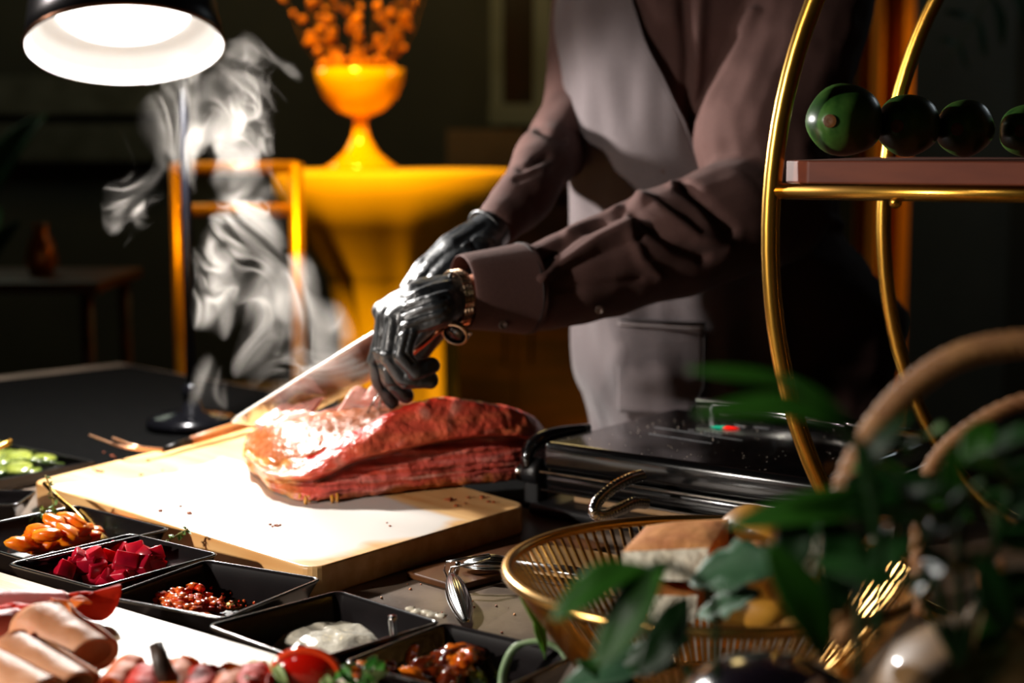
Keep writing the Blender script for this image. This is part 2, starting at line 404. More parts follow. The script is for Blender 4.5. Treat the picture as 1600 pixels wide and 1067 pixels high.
# second dim table at the left with a glinting rail
st = thing('side_table', 'dim low table in the dark at far left behind the buffet', 'table', (-1.45, 4.3, 0))
box('table_top', (0, 0, 1.02), (.75, .5, .03), dk, st, .006)
for sx in (-1, 1):
    for sy in (-1, 1): tube('leg', [(sx*.33, sy*.2, 1.0), (sx*.33, sy*.2, 0)], .018, dk, st, 10)
v = thing('amber_vase', 'small amber vase glinting on the dim side table', 'vase', (-1.28, 4.25, 1.035))
lathe('vase_body', [(0, 0), (.03, 0), (.045, .04), (.035, .09), (.018, .12), (.024, .14), (.02, .14), (.014, .12), (.02, .09), (0, .02)], mat('amber_dim', '#a8681c', None, .15, .4), v, 24)

# ------------------------------------------------------------------ buffet table (its edges run at 45 degrees)
E1 = Vector((.7071, -.7071, 0)); E2 = Vector((.7071, .7071, 0))
def diag(s, t, z=0): return Vector(((s+t)/2, (s-t)/2, z))     # s = x+y, t = x-y
topm = mat('stained_table_top', '#54463a', '#79685a', .36, scale=7, bump=.12, bscale=60, detail=8)
tb_ = thing('buffet_table', 'long dark brown buffet table with a stained top under everything', 'table', (0, 0, 0))
def prism(name, poly, z0, z1, m, parent=None, bev=0.0, smooth=False, seg=3):
    bm = bmesh.new(); a = [bm.verts.new((p[0], p[1], z0)) for p in poly]; b = [bm.verts.new((p[0], p[1], z1)) for p in poly]
    k = len(poly); bm.faces.new(a[::-1]); bm.faces.new(b)
    for i in range(k): bm.faces.new((a[i], a[(i+1) % k], b[(i+1) % k], b[i]))
    if bev: bmesh.ops.bevel(bm, geom=list(bm.edges), offset=bev, segments=seg, profile=.5, affect='EDGES')
    return bmobj(name, bm, m, parent, smooth)
S0, S1, T0, T1 = .55, 2.62, -4.6, -.20
S1 = 2.62
poly = [diag(S0, -4.4), diag(S0, .6), diag(S1, .6), diag(S1, -4.4)]
prism('table_top', poly, .865, .90, topm, tb_, .003)
prism('apron_board', [diag(S0+.1, -4.3), diag(S0+.1, .5), diag(S1-.1, .5), diag(S1-.1, -4.3)], .78, .864, dk, tb_)
for s_ in (S0+.16, S1-.16):
    for t_ in (-4.2, .4): c = diag(s_, t_); box('leg', (c.x, c.y, .39), (.07, .07, .78), dk, tb_, .004)
overlay = prism('table_overlay', [diag(1.50, -4.3), diag(1.50, -2.90), diag(2.10, -2.90), diag(2.10, -2.06), diag(2.60, -2.06), diag(2.60, -4.3)], .9001, .9022, mat('overlay_black', '#020202', '#040404', 1.0, scale=60, spec=.05), None, .0008)  # added black sheet that darkens the far table top
tag(overlay, 'added black runner along the back of the buffet table under the lamp', 'overlay')
# crumbs on the table
cr = bmesh.new(); random.seed(12)
for k in range(60):
    px = random.uniform(500, 900); py = random.uniform(885, 1000); p = G(px, py, .90)
    r = random.uniform(.0006, .0018); bm_blob(cr, (p.x, p.y, .90+r*.6), (r, r*1.4, r*.7), k, .3, 2, 1)
o = bmobj('crumbs', cr, mat('crumb', '#d9a06a', '#b8562f', .6, scale=60)); tag(o, 'crumbs scattered on the table between tongs and cutting board', 'crumbs', kind='stuff')
scrap = thing('paper_scrap', 'tiny white paper scrap on the table beside the third dish', 'paper', G(516, 912, .9005))
box('sheet', (0, 0, .0012), (.022, .010, .002), mat('white_paper', '#e8e4dc', None, .7), scrap, .0006, Matrix.Rotation(.2, 4, 'Z'))

# ------------------------------------------------------------------ cutting board
A = G(48, 752, .935); B = G(487, 889, .935); d1 = (B-A).normalized(); d2 = Vector((-d1.y, d1.x, 0))
LB = (B-A).length; C_ = G(826, 788, .935); WB = (C_-B).dot(d2)
print('board', A, B, C_, LB, WB)
cbm = bpy.data.materials.new('board_wood'); cbm.use_nodes = True; nt = cbm.node_tree; b_ = nt.nodes['Principled BSDF']; b_.inputs['Roughness'].default_value = .42
tc = nt.nodes.new('ShaderNodeTexCoord'); mp = nt.nodes.new('ShaderNodeMapping'); mp.inputs['Scale'].default_value = (1, 9, 9)
nt.links.new(tc.outputs['Object'], mp.inputs[0])
n1 = nt.nodes.new('ShaderNodeTexNoise'); n1.inputs['Scale'].default_value = 5; nt.links.new(mp.outputs[0], n1.inputs[0])
r1 = nt.nodes.new('ShaderNodeValToRGB'); r1.color_ramp.elements[0].color = srgb('#d79c5c'); r1.color_ramp.elements[1].color = srgb('#f0c486'); r1.color_ramp.elements[0].position = .3; r1.color_ramp.elements[1].position = .7
nt.links.new(n1.outputs[0], r1.inputs[0])
# pale middle: the lamp's blown-out white put into the board colour
n2 = nt.nodes.new('ShaderNodeTexNoise'); n2.inputs['Scale'].default_value = 7; nt.links.new(tc.outputs['Object'], n2.inputs[0])
sep = nt.nodes.new('ShaderNodeSeparateXYZ'); nt.links.new(tc.outputs['Object'], sep.inputs[0])
def mth(op, a, b=None):
    n = nt.nodes.new('ShaderNodeMath'); n.operation = op
    for i, x in enumerate((a, b)):
        if x is None: continue
        if hasattr(x, 'links'): nt.links.new(x, n.inputs[i])
        else: n.inputs[i].default_value = x
    return n.outputs[0]
ex = mth('ABSOLUTE', mth('DIVIDE', mth('SUBTRACT', sep.outputs[0], LB*.52), LB*.5)); ey = mth('ABSOLUTE', mth('DIVIDE', mth('SUBTRACT', sep.outputs[1], WB*.36), WB*.42))
md = mth('MAXIMUM', ex, ey); md = mth('ADD', md, mth('MULTIPLY', mth('SUBTRACT', n2.outputs[0], .5), .55))
r2 = nt.nodes.new('ShaderNodeValToRGB'); r2.color_ramp.elements[0].color = (1, 1, 1, 1); r2.color_ramp.elements[1].color = (0, 0, 0, 1); r2.color_ramp.elements[0].position = .78; r2.color_ramp.elements[1].position = .86
nt.links.new(md, r2.inputs[0]); mx = nt.nodes.new('ShaderNodeMix'); mx.data_type = 'RGBA'
up = mth('GREATER_THAN', sep.outputs[2], .0345); nt.links.new(mth('MULTIPLY', r2.outputs[0], up), mx.inputs[0]); nt.links.new(r1.outputs[0], mx.inputs[6]); mx.inputs[7].default_value = srgb('#e2dbd2')
nt.links.new(mx.outputs[2], b_.inputs['Base Color'])
cb_ = thing('cutting_board', 'thick pale wooden cutting board with lamp glare painted white at centre under the roast', 'cutting board', (A.x, A.y, .90), math.atan2(d1.y, d1.x))
D_ = G(392, 667, .935)-A; DX, DY = D_.dot(d1), D_.dot(d2); CXb, CYb = (C_-A).dot(d1), (C_-A).dot(d2)
bm = bmesh.new(); bm_box(bm, LB/2, WB/2, .0175, LB, WB, .035)
for v in bm.verts:
    if v.co.y > WB*.5: v.co.x, v.co.y = ((DX, DY) if v.co.x < LB*.5 else (CXb, CYb))
vert_e = [e for e in bm.edges if abs(e.verts[0].co.z-e.verts[1].co.z) > .03]
bmesh.ops.bevel(bm, geom=vert_e, offset=.022, segments=6, profile=.5, affect='EDGES')
hor = [e for e in bm.edges if abs(e.verts[0].co.z-e.verts[1].co.z) < 1e-4 and len(e.link_faces) == 2 and any(abs(f.normal.z) > .9 for f in e.link_faces) and any(abs(f.normal.z) < .1 for f in e.link_faces)]
bmesh.ops.bevel(bm, geom=hor, offset=.003, segments=3, profile=.5, affect='EDGES')
bmobj('board', bm, cbm, cb_, False)
# meat crumbs on the board
cr = bmesh.new(); random.seed(31)
for (px, py, k, sp) in ((430, 822, 7, 5), (710, 785, 6, 14), (600, 820, 2, 10), (150, 735, 3, 6), (250, 730, 3, 30), (270, 800, 3, 20), (765, 782, 4, 10), (180, 712, 3, 12)):
    for j in range(k):
        p = G(px+random.uniform(-sp, sp)*1.6, py+random.uniform(-sp, sp)*.5, .935); r = random.uniform(.0010, .0028)
        bm_blob(cr, (p.x, p.y, .935+r*.6), (r*1.3, r, r*.7), j+px, .35, 2, 2)
o = bmobj('meat_crumbs', cr, mat('meat_crumb', '#a8501c', '#7a3210', .5, scale=80)); tag(o, 'brown meat crumbs scattered on the cutting board', 'crumbs', kind='stuff')
# dark slab to the right: the board's shadow built as a second board
ub_ = thing('shadow_slab', 'dark slab for the board shadow, behind tongs and beside the cutting board', 'board', (0, 0, 0))
c0 = B+d2*.13+d1*.004; q0 = [c0, c0+d1*.085, c0+d1*.085+d2*(WB-.13), c0+d2*(WB-.13)]
prism('board', [(p.x, p.y) for p in q0], .9004, .908, mat('shadow_slab_wood', '#4a2a14', '#6a4020', .35, scale=5, stretch=(6, 1, 1)), ub_, .002)

# ------------------------------------------------------------------ heat lamp
hl = thing('heat_lamp', 'black heat lamp with white lit reflector on a pole above the board', 'lamp', G(301, 668, .9022))
base = hl.location.copy()
def loc(p): return Vector(p)-base
blk = mat('lamp_black', '#0b0c12', '#101118', .32, .3, scale=20)
M = Matrix.Translation(loc(LAMP_C)) @ (-LAMP_N).to_track_quat('Z', 'Y').to_matrix().to_4x4()
lathe('shade', [(.1515, 0), (.1535, .002), (.150, .03), (.143, .08), (.128, .14), (.09, .18), (.05, .20), (.02, .205), (0, .205)], blk, hl, 72, M)
lathe('reflector', [(.1515, 0), (.148, .006), (.136, .035), (.128, .048), (.10, .055)], mat('reflector_white', '#ffffff', None, .35), hl, 72, M)
lathe('lamp_glass', [(.102, .052), (.09, .042), (.06, .034), (.03, .030), (0, .029)], mat('lamp_glow', '#ffffff', None, .3, emis='#fffaf2', estr=5), hl, 48, M)
lathe('rim', [(.1515, -.001), (.1545, -.001), (.1552, .003), (.1535, .005)], mat('copper_rim', '#7a5238', None, .3, .8), hl, 72, M)
pt = loc(P(300, 40, 2.72)); top = Vector((pt.x, pt.y, .98))
tube('pole', [(0, 0, .03), (0, 0, .5), (0, 0, .98)], .0085, blk, hl, 16)
sh = loc(LAMP_C-LAMP_N*.2)
tube('arm', [(0, 0, .97), Vector((0, 0, .99)).lerp(sh, .3)+Vector((0, 0, .06)), Vector((0, 0, .97)).lerp(sh, .8)+Vector((0, 0, .05)), sh], .008, blk, hl, 12)
lathe('base', [(0, 0), (.075, 0), (.08, .006), (.078, .016), (.06, .024), (.02, .028), (.013, .05), (0, .05)], mat('lamp_base', '#111115', None, .18, .6), hl, 48)
lathe('collar', [(.008, .05), (.0155, .052), (.0165, .062), (.0155, .074), (.0085, .078)], mat('lamp_base', None) if False else MATS['lamp_base'], hl, 24)
# ------------------------------------------------------------------ square black dishes
porc = mat('black_porcelain', '#141112', '#191516', .22, scale=30, spec=.6, coat=.5)
def dish(label, pl, pb, pr, size=None, depth=.042, z=.90, group=None, flare=.020):
    """rim corners from the picture: left, back, right, at rim height; a square dish with slanted walls."""
    zr = z+depth; L_, Bk, R_ = (G(*q, zr) for q in (pl, pb, pr))
    u = (Bk-L_); v = (R_-Bk); s1, s2 = u.length, v.length
    un = u.normalized(); vn = (v-un*v.dot(un)).normalized()
    s1 = size or s1; s2 = size or s2
    c = Bk-un*s1/2+vn*s2/2
    t = thing('serving_dish', label, 'dish', (c.x, c.y, z), math.atan2(un.y, un.x), group)
    # rim profile (offset from outer rim, height), swept round a rounded square
    prof = [(-flare-.004, 0), (-flare, .0), (-.002, depth-.004), (0, depth-.001), (-.0012, depth), (-.0032, depth), (-.0048, depth-.003), (-flare-.004, .006), (-flare-.010, .005)]
    bm = bmesh.new(); rings = []
    def loop(o_, h):
        out = []; hx, hy = s1/2+o_, s2/2+o_; rr = max(.002, .010+o_*.3)
        for (cx, cy, a0) in ((hx-rr, -(hy-rr), -90), (hx-rr, hy-rr, 0), (-(hx-rr), hy-rr, 90), (-(hx-rr), -(hy-rr), 180)):
            for k in range(6): a = math.radians(a0+k*18); out.append(bm.verts.new((cx+rr*math.cos(a), cy+rr*math.sin(a), h)))
        return out
    for o_, h in prof: rings.append(loop(o_, h))
    for Aa, Bb in zip(rings, rings[1:]):
        k = len(Aa)
        for j in range(k): bm.faces.new((Aa[j], Aa[(j+1) % k], Bb[(j+1) % k], Bb[j]))
    bm.faces.new(rings[0][::-1]); bm.faces.new(rings[-1])
    bmobj('dish_body', bm, porc, t)
    t['s'] = (s1, s2); t['fl'] = flare
    print('dish', label[:30], c, s1, s2)
    return t, c, un, vn, s1, s2
dA = dish('square black dish of orange carrot pieces beside board\'s left corner', (-96, 832), (121, 788), (236, 828), .19)
dB = dish('square black dish of crimson diced beets with thyme', (8, 880), (205, 832), (347, 864))
dC = dish('square black dish of chunky red salsa with golden spoon', (158, 931), (322, 873), (494, 907))
dD = dish('square black dish of pale creamy sauce, mostly empty', (320, 976), (530, 921), (704, 967))
dE = dish('square black dish of dark orange vegetable stew nearest the bowl', (533, 1033), (695, 971), (884, 1030))
dF = dish('dark dish cut by the left picture edge above the carrots', (-80, 790), (-40, 765), (14, 771), .085, .035)
FL = .9065
def lies(c, r): return (c[0], c[1], FL+r)
# --- carrots
car = [mat('carrot_a', '#f58a10', '#e8720a', .3, scale=30, bump=.2, coat=.2, sub=.5), mat('carrot_b', '#f79a1e', '#ee6a08', .3, scale=40, bump=.2, coat=.2, sub=.5)]
random.seed(21); CL = []
spots = [(62, 845, .02), (85, 838, .022), (115, 842, .02), (140, 838, .018), (45, 852, .012), (70, 855, .012), (95, 852, .01), (60, 828, .034), (90, 818, .040), (112, 812, .042), (130, 828, .030), (75, 835, .035), (105, 830, .036), (50, 838, .024), (155, 833, .014), (36, 850, .02), (122, 850, .012), (88, 826, .03), (164, 826, .012), (200, 822, .016)]
for i, (px, py, h) in enumerate(spots):
    p = G(px, py, .90+h+.004); r = random.uniform(.009, .0125)
    R = Matrix.Rotation(random.uniform(-.5, 1.2), 3, 'Z') @ Matrix.Rotation(random.uniform(-.5, .5), 3, 'Y')
    bm = bmesh.new(); bm_blob(bm, (0, 0, 0), (r*1.7, r, r*.75), i, .16, 1.6, 3, R)
    o = bmobj('carrot_piece', bm, car[i % 2]); o.location = p
    tag(o, 'x', 'carrot', 'carrot pieces'); CL.append((o, px, py))
rank_labels(CL, 'orange carrot piece', 'of the carrot dish')
# --- beets
BL_ = []
beet = [mat('beet_a', '#c8102e', '#9a0c26', .3, scale=40, bump=.25, coat=.3, sub=.35), mat('beet_b', '#e0203a', '#b00f2c', .3, scale=40, bump=.25, coat=.3, sub=.35)]
bsp = [(125, 870, .030), (148, 868, .030), (112, 882, .022), (172, 872, .024), (100, 893, .018), (88, 898, .010), (196, 878, .026), (212, 858, .034), (230, 866, .030), (180, 888, .016), (160, 893, .010), (205, 889, .016), (222, 884, .020), (240, 880, .020), (256, 872, .016), (268, 873, .012), (250, 861, .022), (135, 893, .010), (118, 900, .008), (146, 903, .007), (168, 906, .007), (190, 900, .010), (215, 897, .010), (98, 882, .02), (136, 880, .024), (242, 868, .028), (150, 885, .02), (184, 862, .022)]
for i, (px, py, h) in enumerate(bsp):
    p = G(px, py, .90+h+.006); s_ = random.uniform(.015, .021)
    bm = bmesh.new(); bmesh.ops.create_cube(bm, size=1)
    bmesh.ops.bevel(bm, geom=list(bm.edges), offset=.08, segments=2, profile=.6, affect='EDGES'); bmesh.ops.subdivide_edges(bm, edges=list(bm.edges), cuts=1, use_grid_fill=True)
    R = Matrix.Rotation(random.uniform(0, 3), 3, 'Z') @ Matrix.Rotation(random.uniform(-.7, .7), 3, 'X') @ Matrix.Rotation(random.uniform(-.6, .6), 3, 'Y')
    sx, sy, sz = s_*random.uniform(.8, 1.3), s_, s_*random.uniform(.7, 1)
    for v in bm.verts:
        k = 1+.22*noise.noise(v.co*2+Vector((i, 0, 0))); v.co = R @ Vector((v.co.x*sx*k, v.co.y*sy*k, v.co.z*sz*k))
    o = bmobj('beet_cube', bm, beet[i % 2]); o.location = p
    tag(o, 'x', 'beet', 'diced beets'); BL_.append((o, px, py))
rank_labels(BL_, 'crimson beet cube', 'of the beet dish')
# --- salsa
sal = mat('salsa_red', '#c81e0a', '#e2702e', .15, scale=55, bump=.4, coat=.7, ramp=(.4, .6))
random.seed(9); bm = bmesh.new()
for i in range(330):
    px = random.gauss(283, 34); py = 936+random.gauss(0, 10)+(px-283)*.10
    h = max(0, .022-abs(px-280)*.0002)*random.random()
    if px < 225 or px > 352: continue
    r = random.uniform(.0022, .0055); p = G(px, py, FL+r*.6+h); bm_blob(bm, p, (r*1.2, r, r*.8), i, .3, 1.5, 2)
for i in range(60):
    px = random.uniform(345, 400); py = random.uniform(905, 950); r = random.uniform(.0008, .002); p = G(px, py, FL+r*.6+random.random()*.01); bm_blob(bm, p, (r, r, r), i, .3, 1.5, 1)
o = bmobj('salsa', bm, sal); tag(o, 'chunky red tomato salsa heaped in the third black dish', 'salsa', kind='stuff')
# --- cream sauce
crm = mat('cream_sauce', '#e9dfc6', '#f6f0e0', .12, scale=25, bump=.6, bscale=60, coat=.8)
bm = bmesh.new(); q = []
cs = G(512, 1000, FL+.004); NR, NT = 16, 48; rings = []
for i in range(1, NR+1):
    t_ = i/NR; ring = []
    for j in range(NT):
        a = 2*PI*j/NT; R_ = (.068+.006*math.sin(3*a+1)+.004*math.sin(7*a))*t_
        hh = .016*(1-t_**3)+.0028*noise.noise(Vector((math.cos(a)*t_*5, math.sin(a)*t_*5, 3)))
        d_ = dD[2]*math.cos(a)*R_*1.0+dD[3]*math.sin(a)*R_
        ring.append(bm.verts.new((cs.x+d_.x, cs.y+d_.y, FL-.001+max(0, hh))))
    rings.append(ring)
c_ = bm.verts.new((cs.x, cs.y, FL+.016))
for j in range(NT): bm.faces.new((c_, rings[0][j], rings[0][(j+1) % NT]))
for A_, B_ in zip(rings, rings[1:]):
    for j in range(NT): bm.faces.new((A_[j], B_[j], B_[(j+1) % NT], A_[(j+1) % NT]))
o = bmobj('cream_sauce', bm, crm); tag(o, 'pool of white creamy sauce in the mostly empty dish', 'sauce', kind='stuff')
bm = bmesh.new()
for i, (px, py) in enumerate(((643, 951), (652, 955), (668, 957), (676, 960), (690, 962))):
    p = G(px, py, .9425); bm_blob(bm, p, (.006, .004, .0022), i, .3, 1.5, 2)
o = bmobj('sauce_drops', bm, crm); tag(o, 'drops of cream sauce on the rim of mostly empty dish', 'sauce', kind='stuff')
# --- stew pieces
stw = [mat('stew_orange', '#e87a18', '#a83a0c', .15, scale=50, bump=.5, coat=.8), mat('stew_dark', '#7a2c0c', '#4a1606', .15, scale=50, bump=.5, coat=.8), mat('stew_green', '#5c5a14', '#33400c', .2, scale=50, bump=.3, coat=.6)]
ssp = [(566, 1035, .026, 0), (585, 1022, .022, 1), (560, 1052, .03, 0), (640, 1025, .024, 0), (655, 1040, .026, 1), (690, 1030, .022, 1), (705, 1022, .024, 0), (725, 1030, .028, 0), (735, 1022, .024, 1), (715, 1045, .02, 0), (730, 1050, .016, 0), (700, 1060, .018, 1), (600, 1050, .02, 1), (625, 1050, .016, 2), (760, 1040, .01, 2), (815, 1040, .008, 0), (780, 1055, .01, 2), (820, 1018, .006, 0), (670, 1058, .018, 1), (745, 1062, .012, 2), (610, 1030, .02, 1), (650, 1062, .02, 0)]
random.seed(4); SL = [[], [], []]
for i, (px, py, h, k) in enumerate(ssp):
    p = G(px, py, .902+h); r = random.uniform(.008, .0115)
    if px > 745: r = .005
    R = Matrix.Rotation(random.uniform(0, 3), 3, 'Z') @ Matrix.Rotation(random.uniform(-.7, .7), 3, 'Y')
    bm = bmesh.new(); bm_blob(bm, (0, 0, 0), (r*1.6, r, r*.8), i+3, .28, 1.8, 3, R)
    o = bmobj('vegetable_chunk', bm, stw[k]); o.location = p
    tag(o, 'x', 'vegetable', ('orange', 'dark brown', 'green')[k]+' stew chunks'); SL[k].append((o, px, py))
for k, nm in enumerate(('glazed orange', 'dark brown', 'small green')): rank_labels(SL[k], nm+' chunk', 'of the stew dish')
# --- thyme
thy = mat('thyme_leaf', '#7a9a4c', '#4c7030', .5, scale=60); stm = mat('thyme_stem', '#8a8a48', '#a08a50', .5, scale=60)
def thyme(label, pts, n, seed=0, ls=.0095, first=0.):
    t = thing('thyme_sprig', label, 'herb', pts[0]); b0 = Vector(pts[0]); random.seed(seed)
    c = [Vector(p)-b0 for p in spline(pts, 6)]
    tube('stem', c, [.0012]*len(c), stm, t, 5)
    bm = bmesh.new()
    for k in range(n):
        u = (first+(1-first)*(k+.5)/n)*(len(c)-1); i = min(int(u), len(c)-2); p = c[i].lerp(c[i+1], u-i)
        d = (c[i+1]-c[i]).normalized()
        for s_ in range(4):
            v = Vector((random.gauss(0, 1), random.gauss(0, 1), random.gauss(0, 1))); v = (v-d*v.dot(d)*.6).normalized()
            L_ = ls*random.uniform(.6, 1.25); M = along(p, p+v) @ Matrix.Rotation(random.random()*6, 4, 'Z')
            w = L_*.30; q = [(0, 0, 0), (w, 0, L_*.45), (0, 0, L_), (-w, 0, L_*.45)]; cc = M @ Vector((0, .0008, L_*.5))
            vv = [bm.verts.new(M @ Vector(x)) for x in q]; cv = bm.verts.new(cc)
            for a in range(4): bm.faces.new((vv[a], vv[(a+1) % 4], cv))
    o = bmobj('leaves', bm, thy, t, False, False); o['kind'] = 'stuff'
    return t
thyme('thyme sprig standing upright in the dish of carrots', [P(90, 845, 1.86), P(88, 818, 1.87), P(84, 790, 1.88), P(80, 765, 1.88), P(71, 742, 1.88)], 9, 1)
thyme('short thyme sprig leaning left over the carrots', [P(80, 812, 1.86), P(72, 803, 1.87), P(62, 796, 1.87)], 4, 2)
thyme('long thyme sprig rising over the right rim of the beet dish', [P(205, 878, 1.74), P(228, 868, 1.75), P(258, 850, 1.76), P(280, 834, 1.77), P(294, 826, 1.77)], 10, 3)
thyme('thyme sprig lying across the middle of the diced beets', [P(163, 862, 1.74), P(172, 874, 1.73), P(190, 882, 1.72), P(215, 880, 1.72), P(235, 874, 1.72), P(262, 868, 1.73)], 9, 4)
thyme('thyme sprig laid on the near side of beets', [P(160, 898, 1.70), P(185, 890, 1.70), P(210, 884, 1.70), P(228, 876, 1.71)], 5, 5, .005)
thyme('green thyme sprig beside the red salsa', [P(182, 934, 1.62), P(205, 938, 1.62), P(230, 940, 1.62), P(262, 950, 1.62)], 8, 6, .009)
thyme('thyme sprig on top of the red salsa', [P(235, 935, 1.62), P(256, 938, 1.615), P(275, 948, 1.61)], 6, 7, .009)
# --- gold cutlery
gold = mat('brushed_gold', '#d9a850', '#c48f38', .24, 1., scale=40)
brass = mat('brass', '#d0a050', None, .3, 1.)
def spoon(name, label, cat, pts, r0, r1, tipdark=False, m=gold, bowl=None):
    t = thing(name, label, cat, pts[0]); b0 = Vector(pts[0]); c = [Vector(p)-b0 for p in spline(pts, 5)]; k = len(c)
    tube('handle', c, [r0+(r1-r0)*i/(k-1) for i in range(k)], m, t, 10)
    if tipdark: blob('end_cap', c[-1], (.0048, .0048, .0048), blk, t, 0, 0)
    if bowl:
        M = along(c[0], c[0]+(c[0]-c[1]).normalized()); bm = bmesh.new(); bm_lathe(bm, [(0, .0), (.006, .006), (.011, .016), (.012, .026), (.008, .036), (0, .040), (.006, .034), (.009, .025), (.008, .014), (0, .004)], 20)
        for v in bm.verts: v.co = M @ Vector((v.co.x, v.co.y*.45, v.co.z))
        bmobj('spoon_bowl', bm, m, t)
    return t
spoon('spoon', 'thin golden spoon handle standing in the carrot dish', 'spoon', [P(140, 826, 1.86), P(118, 800, 1.89), P(92, 778, 1.93), P(70, 755, 1.97)], .0022, .0034, bowl=True)
spoon('spoon', 'bronze spoon with dark round end lying over the beets', 'spoon', [P(150, 914, 1.68), P(175, 911, 1.68), P(192, 902, 1.69), P(207, 890, 1.70)], .0020, .0036, True)
spoon('spoon', 'golden spoon leaning out of salsa towards the board corner', 'spoon', [P(388, 936, 1.63), P(420, 922, 1.66), P(455, 905, 1.69), P(507, 883, 1.73)], .0026, .0036, bowl=True)
spoon('spoon', 'second golden handle crossing the salsa dish rim', 'spoon', [P(395, 944, 1.64), P(430, 926, 1.67), P(470, 905, 1.70), P(500, 890, 1.72)], .0018, .0024)
spoon('spoon', 'golden handle jutting in at the far left above pickles', 'spoon', [P(-70, 730, 2.1), P(-30, 712, 2.15), P(17, 690, 2.2)], .003, .0045)
steel = mat('steel', '#c9c9c8', '#b5b3b0', .16, 1., scale=30)
spoon('spoon', 'steel spoon handle standing upright in the stew dish', 'spoon', [P(622, 1075, 1.42), P(620, 1030, 1.42), P(616, 995, 1.42), P(613, 962, 1.42)], .0030, .0042, m=steel)
spoon('spoon', 'white handled spoon at the bottom of the stew dish', 'spoon', [P(585, 1090, 1.33), P(598, 1066, 1.34), P(606, 1046, 1.35)], .0035, .0045, m=mat('white_enamel', '#e8e6ea', None, .25))

# ------------------------------------------------------------------ pickles in a black tray
tz = .9023
tr = thing('pickle_tray', 'flat black rectangular tray of green pickle slices at the left', 'tray', (0, 0, 0))
a = G(168, 722, tz+.02); 
c1 = G(175, 700, tz); up_ = E1
pa = G(-5, 752, tz+.016); pb = G(150, 722, tz+.016); dd = (pb-pa).normalized(); nn = Vector((-dd.y, dd.x, 0))
pp = [pa-dd*.35, pb, pb+nn*.36, pa-dd*.35+nn*.36]
prism('tray_floor', [(p.x, p.y) for p in pp], tz, tz+.004, porc, tr, .001)
for i in range(4):
    u_, v_ = pp[i], pp[(i+1) % 4]; dr = (v_-u_).normalized(); n_ = Vector((dr.y, -dr.x, 0))
    prism('tray_side', [(q.x, q.y) for q in (u_, v_, v_-n_*.005, u_-n_*.005)], tz+.004, tz+.018, porc, tr, .001)
pk = [mat('pickle_flesh', '#6f7a2c', '#8a9044', .2, scale=60, bump=.3, coat=.6), mat('pickle_flesh_b', '#5f6c26', '#7c863a', .2, scale=60, bump=.3, coat=.6)]; pks = mat('pickle_skin', '#3c5a1c', '#2c4416', .3, scale=60)
random.seed(17); k = 0; KL = []
for row in range(7):
    for c in range(10):
        px = -30+c*22+(row % 2)*11; py = 742-row*9
        if k > 56: break
        if px > 150-(0 if row < 3 else 0)+row*2: continue
        h = random.uniform(0.004, .014); p = G(px+random.uniform(-5, 5), py+random.uniform(-3, 3), tz+.006+h)
        if (p-pa).dot(nn) < .025 or (p-pb).dot(dd) > -.02: continue
        r = random.uniform(.017, .024); R = Matrix.Rotation(random.uniform(-.3, .3), 4, 'X') @ Matrix.Rotation(random.uniform(-.3, .3), 4, 'Y')
        t = thing('pickle_slice', 'green pickle slice in the black tray at the left', 'pickle', p, group='pickle slices'); KL.append((t, px, py))
        lathe('flesh', [(0, .0018), (r*.3, .0016), (r*.35, .0019), (r*.95, .0018), (r*.95, -.0018), (0, -.0018)], pk[k % 2], t, 20, R)
        lathe('skin', [(r*.94, .0016), (r, .0012), (r, -.0012), (r*.94, -.0016)], pks, t, 20, R); k += 1

rank_labels(KL, 'green pickle slice', 'of the tray')
# ------------------------------------------------------------------ near board with cold cuts
nb = mat('near_board_wood', '#d9c4a8', '#c9a77c', .4, scale=4, stretch=(1, 12, 12), bump=.12, bscale=25)
e0 = G(140, 934, .94); e1 = G(452, 1027, .94); ed = (e1-e0).normalized(); en = Vector((ed.y, -ed.x, 0))
pol = [e0-ed*.45, e1+ed*.16, e1+ed*.16+en*.33, e0-ed*.45+en*.33]
nbt = thing('serving_board', 'pale wooden board in front carrying the cold cuts', 'serving board', (e0.x, e0.y, .9005), math.atan2(ed.y, ed.x))
Mi = nbt.matrix_basis.inverted()
prism('board', [((Matrix.Rotation(-math.atan2(ed.y, ed.x), 3, 'Z') @ (p-e0)).x, (Matrix.Rotation(-math.atan2(ed.y, ed.x), 3, 'Z') @ (p-e0)).y) for p in pol], 0, .0395, nb, nbt, .003)
ham = mat('ham', '#d29a78', '#c08058', .55, scale=28, bump=.3, bscale=90, sub=.15, spec=.3)
hamp = mat('ham_pink', '#c96a68', '#c47670', .5, scale=25, bump=.3, bscale=80, sub=.15, spec=.3)
salami = mat('salami', '#c2200c', '#d8300e', .6, scale=30, bump=.3, bscale=90, sub=.1, spec=.2)
orng = mat('smoked_turkey', '#d0520c', '#dc7018', .6, scale=30, bump=.2, sub=.15, spec=.3)
